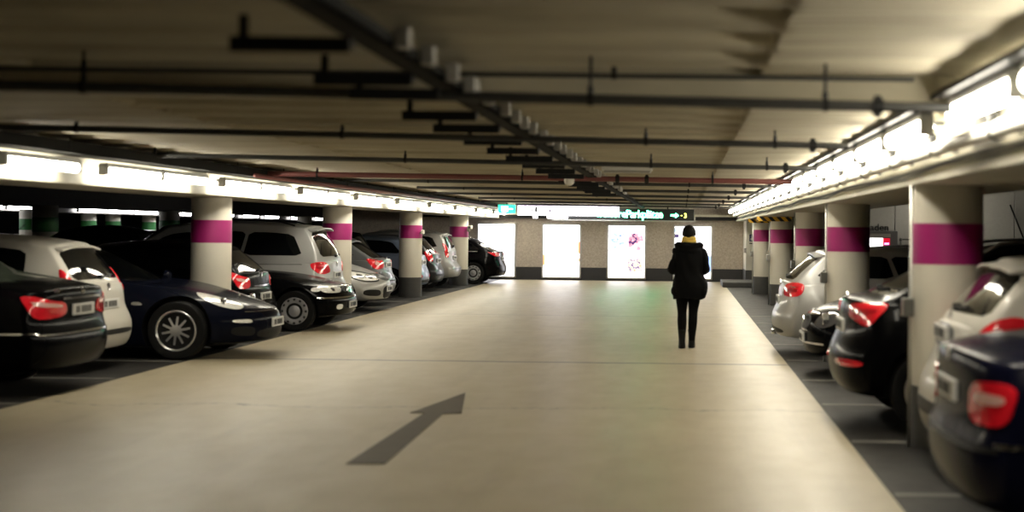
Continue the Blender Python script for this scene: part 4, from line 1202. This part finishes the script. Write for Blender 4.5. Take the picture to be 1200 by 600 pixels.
S12 = hatch(M['c_silver'], L=4.5, W=1.80, R=.34, zb=.26, extra=ex12, plates=[(0, 0, .84)],
    top=[(0, 1.06), (.3, 1.08), (1.5, 1.05), (3.1, 1.04), (3.5, 1.02), (4.0, .95), (4.3, .85), (4.5, .7)],
    rear=[(.25, .09), (.40, .0), (.60, 0), (.64, .08), (.72, .12), (1.0, .13), (1.1, .14)],
    gh=dict(rb=.12, fb=3.5, zr=1.08, zf=1.02, rt=.36, ft=2.6, roof=[(0, 1.52), (.3, 1.57), (.65, 1.58), (1, 1.5)], wb=1.66, wt=1.30, rp=1.3), rwv=.84, decals=[
    ('tail_light', [(.66, .86), (.82, .84), (.92, .88), (.92, 1.20), (.84, 1.26), (.74, 1.20)], 30, M['tail'], dict(off=.012, edge=.05)),
    ('plate_recess', [(-.32, .76), (.32, .76), (.32, .92), (-.32, .92)], 0, M['c_grey'], dict(both=False, off=.006)),
    ('bumper_strip', [(-.7, .52), (.7, .52), (.7, .56), (-.7, .56)], 0, M['c_grey'], dict(both=False, off=.008))])
make_car('off_roader', 'silver off-roader with upright red lamps, tail out, before the farthest left column', 'car', S12, -6.22, 41.65, -1, LG)
def ex13(t, P, S): roof_rails(t, S, M['chrome']); shut_lines(t, S, P, (1.3, 2.4), .35, .9); handles(t, S, P, (1.4, 2.5), .84, M['chrome'])
S13 = hatch(M['c_black'], L=4.55, W=1.82, wr=.86, wf=3.55, R=.33, wheel='cover', extra=ex13, plates=[(0, 0, .75)],
    gh=dict(rb=.10, fb=3.4, zr=1.0, zf=.94, rt=.85, ft=2.5, roof=[(0, 1.33), (.3, 1.41), (.65, 1.42), (1, 1.34)], wb=1.64, wt=1.16, rp=1.0), rw=(.2, .9), decals=[
    ('tail_light', [(.44, .84), (.80, .82), (1.10, .90), (1.16, .96), (.80, .95), (.46, .93)], 34, M['tail'], dict(off=.012, edge=.05)),
    ('window_chrome', [(.75, .965), (3.0, .955), (3.0, .975), (.75, .985)], -90, M['chrome'], dict(off=.008, rounds=0, edge=.3))])
make_car('estate_car', 'black estate car with slim red lamps standing against the leftmost glowing poster', 'car', S13, -5.38, 45.45, -1, LG)

# ---- right row
def exr1(t, P, S):
    star_badge(t, P, 0, 0, .985, .04, 'plain'); shut_lines(t, S, P, (1.75, 2.75))
SR1 = sedan(M['c_navy'], L=4.7, W=1.80, extra=exr1, plates=[(0, 0, .80)], decals=[
    ('tail_light', [(.46, .68), (.80, .67), (.98, .72), (1.02, .86), (.84, .90), (.48, .88)], 28, M['tail'], dict(off=.012, edge=.04)),
    ('lamp_insert', [(.56, .78), (.86, .78), (.90, .83), (.58, .84)], 28, M['tail_clear'], dict(off=.018, edge=.05)),
    ('bumper_strip', [(-.82, .545), (.82, .545), (.82, .575), (-.82, .575)], 0, M['trim'], dict(both=False, off=.008, rounds=0)),
    ('bumper_strip', [(.14, .575), (.75, .575), (.75, .600), (.14, .600)], 90, M['chrome'], dict(off=.008, rounds=0))])
make_car('saloon_car', 'dark navy saloon, tail out, nearest car at the right edge', 'car', SR1, 1.40, 8.13, 1, RG)
def exr2(t, P, S):
    wiper(t, P, 1.13, -.0, .34, 1.14); star_badge(t, P, 0, 0, 1.06, .045, 'plain'); spoiler(t, S, S['paint'], .12, .92); shut_lines(t, S, P, (1.35, 2.3), .35, 1.0)
SR2 = hatch(M['c_white'], L=4.3, W=1.80, extra=exr2, plates=[(0, 0, .95)],
    top=[(0, 1.03), (.3, 1.08), (1.5, 1.04), (2.9, 1.0), (3.3, .97), (3.75, .88), (4.1, .76), (4.3, .62)],
    rear=[(.2, .09), (.32, .01), (.55, 0), (.66, .03), (.76, .09), (.9, .12), (1.05, .14), (1.1, .16)], rbow=.2,
    gh=dict(rb=.14, fb=3.3, zr=1.08, zf=1.0, rt=.55, ft=2.3, roof=[(0, 1.47), (.3, 1.52), (.65, 1.51), (1, 1.44)], wb=1.66, wt=1.22, rp=1.3, rbow=.14), rw=(.25, .84), rwv=.86, decals=[
    ('tail_light', [(.62, .92), (.80, .87), (1.04, .87), (1.30, .94), (1.36, 1.05), (1.12, 1.11), (.84, 1.08), (.68, 1.00)], 40, M['tail'], dict(off=.012, edge=.04)),
    ('lamp_insert', [(.80, .93), (.92, .90), (1.02, .95), (.98, 1.03), (.86, 1.02)], 40, M['tail_clear'], dict(off=.018, edge=.05)),
    ('plate_recess', [(-.34, .86), (.34, .86), (.30, 1.02), (-.30, 1.02)], 0, M['c_grey'], dict(both=False, off=.004)),
    ('bumper_insert', [(-.6, .40), (.6, .40), (.55, .50), (-.55, .50)], 0, M['trim'], dict(both=False))])
make_car('hatchback_car', 'white rounded hatchback with large red lamps, tail out, beside the navy saloon', 'car', SR2, 1.68, 10.33, 1, RG)
def exr3(t, P, S):
    wiper(t, P, 1.16, 0, .38, 1.17); star_badge(t, P, 0, 0, 1.08, .05, 'plain'); spoiler(t, S, S['paint'], .14); roof_rails(t, S, M['alu'])
SR3 = hatch(M['c_black'], L=4.65, W=1.88, R=.35, zb=.24, extra=exr3, plates=[(0, 0, .84)],
    top=[(0, 1.08), (.3, 1.13), (1.5, 1.08), (3.1, 1.06), (3.6, 1.03), (4.1, .95), (4.45, .85), (4.65, .7)],
    rear=[(.25, .12), (.38, .02), (.58, 0), (.68, .03), (.80, .09), (1.0, .10), (1.1, .14), (1.15, .18)], rbow=.16,
    gh=dict(rb=.16, fb=3.5, zr=1.12, zf=1.04, rt=1.05, ft=2.6, roof=[(0, 1.48), (.3, 1.56), (.65, 1.57), (1, 1.5)], wb=1.72, wt=1.24, rp=1.0), rw=(.22, .92), rwv=.84, decals=[
    ('tail_light', [(.36, .94), (.60, .90), (.80, .86), (.98, .90), (1.14, 1.00), (1.12, 1.06), (.86, 1.06), (.40, 1.04)], 34, M['tail'], dict(off=.012, edge=.04)),
    ('lamp_insert', [(.50, .97), (.90, .96), (1.02, 1.0), (.90, 1.01), (.52, 1.0)], 34, M['tail_dark'], dict(off=.018, edge=.05)),
    ('rear_reflector', [(.30, .52), (.86, .53), (.86, .59), (.30, .58)], 20, M['tail'], dict(off=.01, edge=.05))])
make_car('off_roader', 'black off-roader with wide red lamps, tail out, beyond the nearest right column', 'car', SR3, 1.30, 13.02, 1, RG)
SR3b = hatch(M['c_black'], L=4.6, W=1.82, R=.34, end='front', extra=lambda t, P, S: roof_rails(t, S, M['alu']),
    gh=dict(rb=.12, fb=3.6, zr=1.04, zf=1.0, rt=.4, ft=2.6, roof=[(0, 1.50), (.3, 1.55), (.65, 1.56), (1, 1.48)], wb=1.68, wt=1.28, rp=1.2))
make_car('estate_car', 'black car mostly hidden behind the black off-roader, only its roof and rail showing', 'car', SR3b, 2.2, 15.35, -1, RG)
def exr4(t, P, S):
    star_badge(t, P, 180, 0, .60, .07, 'plain')
    for s in (1, -1):
        for yy, r in ((.62, .085),):
            h = P.bvh.ray_cast(Vector((9, s * yy, .64)), Vector((-1, 0, 0)))[0]
            bm = bmesh.new(); lathe(bm, [(r, -.05), (r, .015), (r * .8, .02), (r * .7, .0), (.01, -.01)], axis='Y', n=22)
            bmesh.ops.transform(bm, matrix=Matrix.Translation(h) @ Matrix.Rotation(-PI / 2, 4, 'Z'), verts=bm.verts)
            link('headlamp_ring', bm, M['chrome'], t, True, .6)
SR4 = hatch(M['c_black'], L=4.0, W=1.74, end='front', extra=exr4, plates=[(180, 0, .42)], wf=3.25,
    top=[(0, .98), (.3, 1.0), (1.5, .96), (2.6, .99), (2.9, .98), (3.4, .92), (3.7, .84), (3.9, .76), (4.0, .66)],
    front=[(.2, .07), (.32, .01), (.45, 0), (.60, .01), (.70, .05), (.8, .14)], fbow=.24,
    gh=dict(rb=.10, fb=3.0, zr=.98, zf=.97, rt=.4, ft=2.3, roof=[(0, 1.38), (.3, 1.42), (.65, 1.42), (1, 1.36)], wb=1.58, wt=1.2, rp=1.2), decals=[
    ('headlight', [(.50, .57), (.70, .55), (.82, .60), (.82, .70), (.70, .74), (.52, .71)], 206, M['lens'], dict(off=.008, edge=.05)),
    ('grille', [(-.36, .52), (.36, .52), (.40, .68), (-.40, .68)], 180, M['trim'], dict(both=False, off=.006)),
    ('grille_bar', [(-.40, .69), (.40, .69), (.40, .72), (-.40, .72)], 180, M['chrome'], dict(both=False, off=.012)),
    ('grille_bar', [(-.36, .50), (.36, .50), (.36, .52), (-.36, .52)], 180, M['chrome'], dict(both=False, off=.012)),
    ('bumper_strip', [(-.7, .36), (.7, .36), (.7, .38), (-.7, .38)], 180, M['chrome'], dict(both=False, off=.01, rounds=0))])
make_car('compact_car', 'black compact car with round chrome-ringed headlamps, nose out, below the second right column', 'car', SR4, 1.42, 17.55, -1, RG)
def exr5(t, P, S):
    wiper(t, P, 1.04, 0, .32, 1.05); star_badge(t, P, 0, 0, .94, .05, 'vw'); spoiler(t, S, S['paint'], .12, .94); exhaust(t, .05, .5, .24, False)
SR5 = hatch(M['c_silver'], L=4.26, W=1.79, R=.315, extra=exr5, plates=[(0, 0, .72)],
    rear=[(.2, .10), (.32, .02), (.50, 0), (.58, .03), (.66, .08), (.9, .11), (1.0, .14)], rbow=.16,
    gh=dict(rb=.12, fb=3.25, zr=1.0, zf=.95, rt=.62, ft=2.4, roof=[(0, 1.40), (.3, 1.45), (.65, 1.455), (1, 1.38)], wb=1.64, wt=1.20, rp=1.25), rw=(.22, .88), decals=[
    ('tail_light', [(.44, .80), (.66, .78), (.92, .78), (1.10, .82), (1.04, .94), (.84, .98), (.48, .95)], 34, M['tail'], dict(off=.012, edge=.04)),
    ('lamp_insert', [(.56, .85), (.84, .84), (.96, .87), (.84, .89), (.58, .89)], 34, M['tail_dark'], dict(off=.018, edge=.05)),
    ('bumper_insert', [(-.66, .28), (.66, .28), (.62, .36), (-.62, .36)], 0, M['trim'], dict(both=False))])
make_car('hatchback_car', 'silver hatchback with red lamps, tail out, between the second and third right columns', 'car', SR5, 1.24, 20.55, 1, RG)
# dark car near pay point
make_car('hatchback_car', 'dark car hidden in the bay behind the silver hatchback on the right', 'car', hatch(M['c_black'], W=1.74), 2.1, 23.2, 1, RG)

# ---- second row, dark cars behind the left row
BG = 'dark cars in the second row behind the left cars'
for i, (y, X, roof, lab) in enumerate([(17.6, -11.1, 1.60, 'dark car behind the white hatchback in the second row'), (20.4, -11.2, 1.46, 'dark car behind the low-slung blue car in the second row'),
                           (23.0, -11.1, 1.45, 'dark car with a thin highlight along its roof, behind the first left column'), (26.0, -11.2, 1.62, 'tall dark car left of the first left column in the second row'),
                           (34.0, -11.1, 1.62, 'dark tall car behind the grey car in the second row'), (37.5, -11.1, 1.5, 'dark car in the second row behind the third left column')]):
    Sd = hatch(M['c_black'], L=4.4, W=1.76, gh=dict(rb=.12, fb=3.4, zr=1.0, zf=.95, rt=.6, ft=2.4, roof=[(0, roof - .1), (.3, roof), (.65, roof), (1, roof - .1)], wb=1.62, wt=1.2, rp=1.1))
    make_car('parked_car', lab, 'car', Sd, X - .55, y, -1, BG)
Sd = hatch(M['c_silver'], L=4.2, W=1.74)
make_car('parked_car', 'silver car roof far away in the next driveway under the lit green column', 'car', Sd, -19.2, 57.0, -1, None)

# ------------------------------------------------------------------ the walking person
def skin_mesh(name, verts, edges, radii, m, parent, sub=2, root=0):
    me = bpy.data.meshes.new(name); me.from_pydata([Vector(v) for v in verts], edges, [])
    o = bpy.data.objects.new(name, me); COL.objects.link(o)
    sk = o.modifiers.new('skin', 'SKIN'); sk.use_smooth_shade = True
    if not me.skin_vertices: bpy.context.view_layer.objects.active = o
    if not me.skin_vertices: me.attributes  # created with the modifier in the line below when absent
    if len(me.skin_vertices) == 0:
        with bpy.context.temp_override(object=o, active_object=o): bpy.ops.mesh.customdata_skin_add()
    for i, r in enumerate(radii):
        rr = r if isinstance(r, tuple) else (r, r)
        me.skin_vertices[0].data[i].radius = rr
    me.skin_vertices[0].data[root].use_root = True
    o.modifiers.new('sub', 'SUBSURF').levels = sub
    dg = bpy.context.evaluated_depsgraph_get()
    me2 = bpy.data.meshes.new_from_object(o.evaluated_get(dg)); bpy.data.objects.remove(o)
    for p in me2.polygons: p.use_smooth = True
    me2.materials.clear(); me2.materials.append(m); me2.name = name
    r = bpy.data.objects.new(name, me2); COL.objects.link(r); r.parent = parent
    return r
M['coat'] = mat('black padded coat', (.0018, .0018, .002), .85, spec=.12, noise=.3, nscale=9, bump=.5, bscale=12)
M['legging'] = mat('black leggings', (.0018, .0018, .002), .8, spec=.12)
M['boot'] = mat('black boots', (.003, .003, .003), .5, spec=.2)
M['fur'] = mat('dark fur trim', (.003, .0025, .0025), .95, spec=.1, bump=1., bscale=90)
M['hair'] = mat('dark hair', (.005, .004, .003), .7, spec=.15, bump=.4, bscale=60)
M['scarf'] = mat('mustard scarf', (.62, .42, .07), .8, noise=.2, nscale=20, bump=.4, bscale=50)
M['skin'] = mat('skin', (.50, .30, .21), .55)
pr = thing('person', 'person in black hooded coat, black leggings and yellow scarf, walking away with head bowed', 'person', (.09, 20.9, 0))
# facing +y. left foot (x -) forward? right foot planted nearer the camera on the left of the picture
V = [(0, 0, .93),                                    # 0 pelvis
     (0, .01, 1.08), (0, .01, 1.24), (0, 0, 1.38), (0, .02, 1.46), (0, .05, 1.52), (0, .085, 1.60), (0, .10, 1.655),   # spine..head
     (-.088, 0, .88), (-.085, .02, .50), (-.082, -.05, .10),          # left leg
     (.088, 0, .88), (.070, .06, .50), (.056, .02, .12),            # right leg
     (-.165, 0, 1.385), (-.225, -.02, 1.12), (-.10, .18, 1.10),       # left arm
     (.165, 0, 1.385), (.235, -.02, 1.13), (.10, .19, 1.12),
     (-.082, -.03, .09), (-.082, .07, .045), (.056, .04, .10), (.056, .14, .05),
     (-.088, .01, .70), (-.084, -.03, .36), (.082, .03, .70), (.066, .035, .36)]
E = [(0, 1), (1, 2), (2, 3), (3, 4), (4, 5), (5, 6), (6, 7), (0, 8), (8, 24), (24, 9), (9, 25), (25, 10), (10, 21), (0, 11), (11, 26), (26, 12), (12, 27), (27, 13), (13, 23),
     (3, 14), (14, 15), (15, 16), (3, 17), (17, 18), (18, 19)]
used = sorted({i for e in E for i in e}); idx = {u: i for i, u in enumerate(used)}
R_ = {0: (.15, .11), 1: (.13, .10), 2: (.145, .105), 3: (.13, .095), 4: (.065, .06), 5: .052, 6: (.075, .088), 7: (.068, .08), 8: .112, 24: .100, 9: .068, 25: .072, 10: .048, 21: .034,
      11: .112, 26: .100, 12: .068, 27: .072, 13: .048, 23: .034, 14: .055, 15: .042, 16: .027, 17: .055, 18: .042, 19: .027}
skin_mesh('body', [V[i] for i in used], [(idx[a], idx[b]) for a, b in E], [R_[i] for i in used], M['legging'], pr, 2, 0)

def ring_loft(bm, rings, n=32, caps=True, f=None):
    """rings: (cx, cy, z, rx, ry)"""
    vs = []
    for j, (cx, cy, z, rx, ry) in enumerate(rings):
        ring = []
        for k in range(n):
            a = 2 * PI * k / n
            p = Vector((cx + rx * math.cos(a), cy + ry * math.sin(a), z))
            if f: p = f(p, a, j)
            ring.append(bm.verts.new(p))
        vs.append(ring)
    for A, B in zip(vs, vs[1:]):
        for k in range(n): bm.faces.new((A[k], A[(k + 1) % n], B[(k + 1) % n], B[k]))
    if caps: bm.faces.new(vs[0][::-1]); bm.faces.new(vs[-1])
    bmesh.ops.recalc_face_normals(bm, faces=bm.faces)
# coat: torso and skirt, cinched a little at the waist, fuller at the right hip
bm = bmesh.new()
def wav(p, a, j):
    w = .008 * math.sin(a * 7 + j * 1.3) + .005 * math.sin(a * 13 + j)
    return p + Vector((math.cos(a) * w, math.sin(a) * w, .012 * math.sin(a * 3 + 1) if j < 2 else 0))
ring_loft(bm, [(.005, 0, .70, .212, .17), (.005, 0, .685, .222, .18), (.01, 0, .72, .228, .185), (.025, 0, .80, .245, .185), (.03, 0, .88, .252, .18), (.02, 0, .955, .232, .165),
               (.0, .0, 1.02, .205, .15), (0, .0, 1.09, .200, .145), (0, .0, 1.17, .208, .15), (0, 0, 1.26, .218, .15), (0, .0, 1.33, .222, .145), (0, .0, 1.38, .212, .135),
               (0, .0, 1.42, .18, .12), (0, .01, 1.455, .13, .105), (0, .02, 1.49, .095, .09)], f=wav)
coat = link('coat', bm, M['coat'], pr, True)
coat.modifiers.new('s', 'SUBSURF').levels = 1
for s in (-1, 1):
    pts = [(s * .15, 0, 1.39), (s * .195, -.005, 1.33), (s * .225, -.02, 1.22), (s * .250, -.03, 1.11), (s * .225, .03, 1.075), (s * .18, .10, 1.09), (s * .125, .165, 1.115), (s * .10, .19, 1.12)]
    bm = bmesh.new(); path_tube(bm, pts, [.062, .074, .072, .070, .070, .062, .054, .050], 16)
    sl = link('coat_sleeve', bm, M['coat'], pr, True); sl.modifiers.new('s', 'SUBSURF').levels = 1
for s, (x, y, z) in ((1, (.19, -.02, .80)), (-1, (-.17, -.02, .80))):
    bm = bmesh.new(); bmesh.ops.create_uvsphere(bm, u_segments=16, v_segments=12, radius=1)
    for v in bm.verts: v.co = Vector((x + v.co.x * .075, y + v.co.y * .12, z + v.co.z * .085))
    link('coat_pocket', bm, M['coat'], coat, True)
# hood lying on the shoulders with fur trim
bm = bmesh.new()
pts = []
for i in range(17):
    a = PI * (1.0 + i / 16); pts.append((.175 * math.cos(a), .01 + .12 * math.sin(a), 1.425 + .025 * math.sin((i / 16) * PI * 3)))
path_tube(bm, pts, [.030 + .016 * math.sin(PI * i / 16) + .004 * (i % 2) for i in range(17)], 12)
h = link('hood', bm, M['fur'], pr, True)
bm = bmesh.new(); bmesh.ops.create_uvsphere(bm, u_segments=20, v_segments=14, radius=1)
for v in bm.verts: v.co = Vector((v.co.x * .15, -.075 + v.co.y * .08, 1.375 + v.co.z * .085))
link('hood_back', bm, M['coat'], pr, True)
# scarf
bm = bmesh.new()
for (rad, z, r, ph) in ((.082, 1.495, .030, 0), (.078, 1.53, .026, 1.2)):
    pts = [(rad * math.cos(2 * PI * i / 20), .045 + rad * .95 * math.sin(2 * PI * i / 20), z + .008 * math.sin(i * 1.1 + ph)) for i in range(21)]
    path_tube(bm, pts, r, 10)
link('scarf', bm, M['scarf'], pr, True)
# hair as short dark crop / bowed head
bm = bmesh.new(); bmesh.ops.create_uvsphere(bm, u_segments=28, v_segments=20, radius=1)
for v in bm.verts:
    c = v.co.copy(); w = .004 * math.sin(c.x * 23) * math.cos(c.z * 19)
    v.co = Vector((c.x * (.096 + w), .080 + c.y * (.110 + w), 1.622 + c.z * (.104 + w)))
    if c.y > .55: v.co.y -= (c.y - .55) * .06
hr = link('hair', bm, M['hair'], pr, True)
# face turned down and away: skin front of head with nose, ears, mouth
bm = bmesh.new(); bmesh.ops.create_uvsphere(bm, u_segments=24, v_segments=20, radius=1)
for v in bm.verts:
    c = v.co.copy(); y = c.y * .095; z = c.z * .105
    if c.z < 0: c.x *= 1 + c.z * .25
    if abs(c.x) < .18 and c.y > .8 and -.3 < c.z < .15: y += .022 * (1 - abs(c.x) / .18)
    if abs(abs(c.x) - .36) < .14 and c.y > .75 and .05 < c.z < .25: y -= .008
    v.co = Vector((c.x * .074, .108 + y, 1.592 + z))
fc = link('face', bm, M['skin'], pr, True)
for s in (-1, 1):
    bm = bmesh.new(); bmesh.ops.create_uvsphere(bm, u_segments=12, v_segments=10, radius=1)
    for v in bm.verts: v.co = Vector((s * .090 + v.co.x * .010, .085 + v.co.y * .020, 1.595 + v.co.z * .032))
    link('ear', bm, M['skin'], fc, True)
bm = bmesh.new(); path_tube(bm, [(-.024, .196, 1.545), (0, .200, 1.543), (.024, .196, 1.545)], .006, 6); link('mouth', bm, mat('lips', (.35, .12, .10), .5), fc, True)
# hands joined in front of the chest, five fingers each
for s in (-1, 1):
    w = Vector((s * .10, .19, 1.12))
    hv = [w, w + Vector((-s * .03, .035, .012)), w + Vector((-s * .045, .06, .018))]
    he = [(0, 1), (1, 2)]; hr_ = [.026, (.030, .018), (.032, .016)]
    vs, es, rs = [list(v) for v in hv], list(he), list(hr_)
    for k, (ln, off) in enumerate(((.060, .027), (.068, .010), (.064, -.008), (.050, -.025))):
        b = len(vs); kn = w + Vector((-s * .048, .065, .018 + off))
        vs += [kn, kn + Vector((-s * .022, ln * .45, -.003)), kn + Vector((-s * .045, ln * .5, -.004)), kn + Vector((-s * .058, ln * .30, -.006))]
        es += [(2, b), (b, b + 1), (b + 1, b + 2), (b + 2, b + 3)]; rs += [.0095, .0088, .008, .007]
    b = len(vs); tb = w + Vector((-s * .015, .035, .035))
    vs += [tb, tb + Vector((-s * .02, .02, .025)), tb + Vector((-s * .04, .03, .035))]; es += [(1, b), (b, b + 1), (b + 1, b + 2)]; rs += [.011, .010, .008]
    skin_mesh('hand', vs, es, rs, M['skin'], pr, 1, 0)
# boots
for (x, y, z, pit) in ((-.082, -.05, 0, 0), (.056, .06, .0, .0)):
    bm = bmesh.new()
    rings = [(0, .05, .004, .046, .130), (0, .05, .016, .050, .135), (0, .045, .04, .050, .127), (0, .02, .075, .047, .10), (0, .0, .11, .046, .064), (0, 0, .16, .048, .054), (0, 0, .22, .053, .056), (0, 0, .26, .060, .060)]
    ring_loft(bm, [(x + a, y + b, z + c, d, e) for a, b, c, d, e in rings], 20)
    bt = link('boot', bm, M['boot'], pr, True, .8)
    bm = bmesh.new(); ring_loft(bm, [(x, y + .06, z + .0, .046, .128), (x, y + .06, z + .014, .048, .131)], 20); link('sole', bm, M['trim'], bt, True, .6)


# ------------------------------------------------------------------ world, camera
w = bpy.data.worlds.new('world'); sc.world = w; w.use_nodes = True
w.node_tree.nodes['Background'].inputs[0].default_value = (.5, .5, .55, 1)
w.node_tree.nodes['Background'].inputs[1].default_value = .0
cam = bpy.data.cameras.new('camera'); co = bpy.data.objects.new('camera', cam); COL.objects.link(co)
cam.sensor_width = 36; cam.lens = F / 1200 * 36
cam.shift_x = -200 / 1200; cam.shift_y = -27.8 / 1200
co.matrix_world = Matrix.Translation((0, 0, EYE)) @ Matrix.Rotation(PI / 2, 4, 'X') @ Matrix.Rotation(.012, 4, 'Z')
cam.dof.use_dof = True; cam.dof.focus_distance = 34.; cam.dof.aperture_fstop = 1.2
cam.clip_end = 300
sc.camera = co
sc.view_settings.view_transform = 'Standard'; sc.view_settings.look = 'None'
sc.view_settings.exposure = .5; sc.view_settings.gamma = 1
sc.view_settings.use_curve_mapping = False
sc.cycles.use_denoising = True
sc.cycles.max_bounces = 8
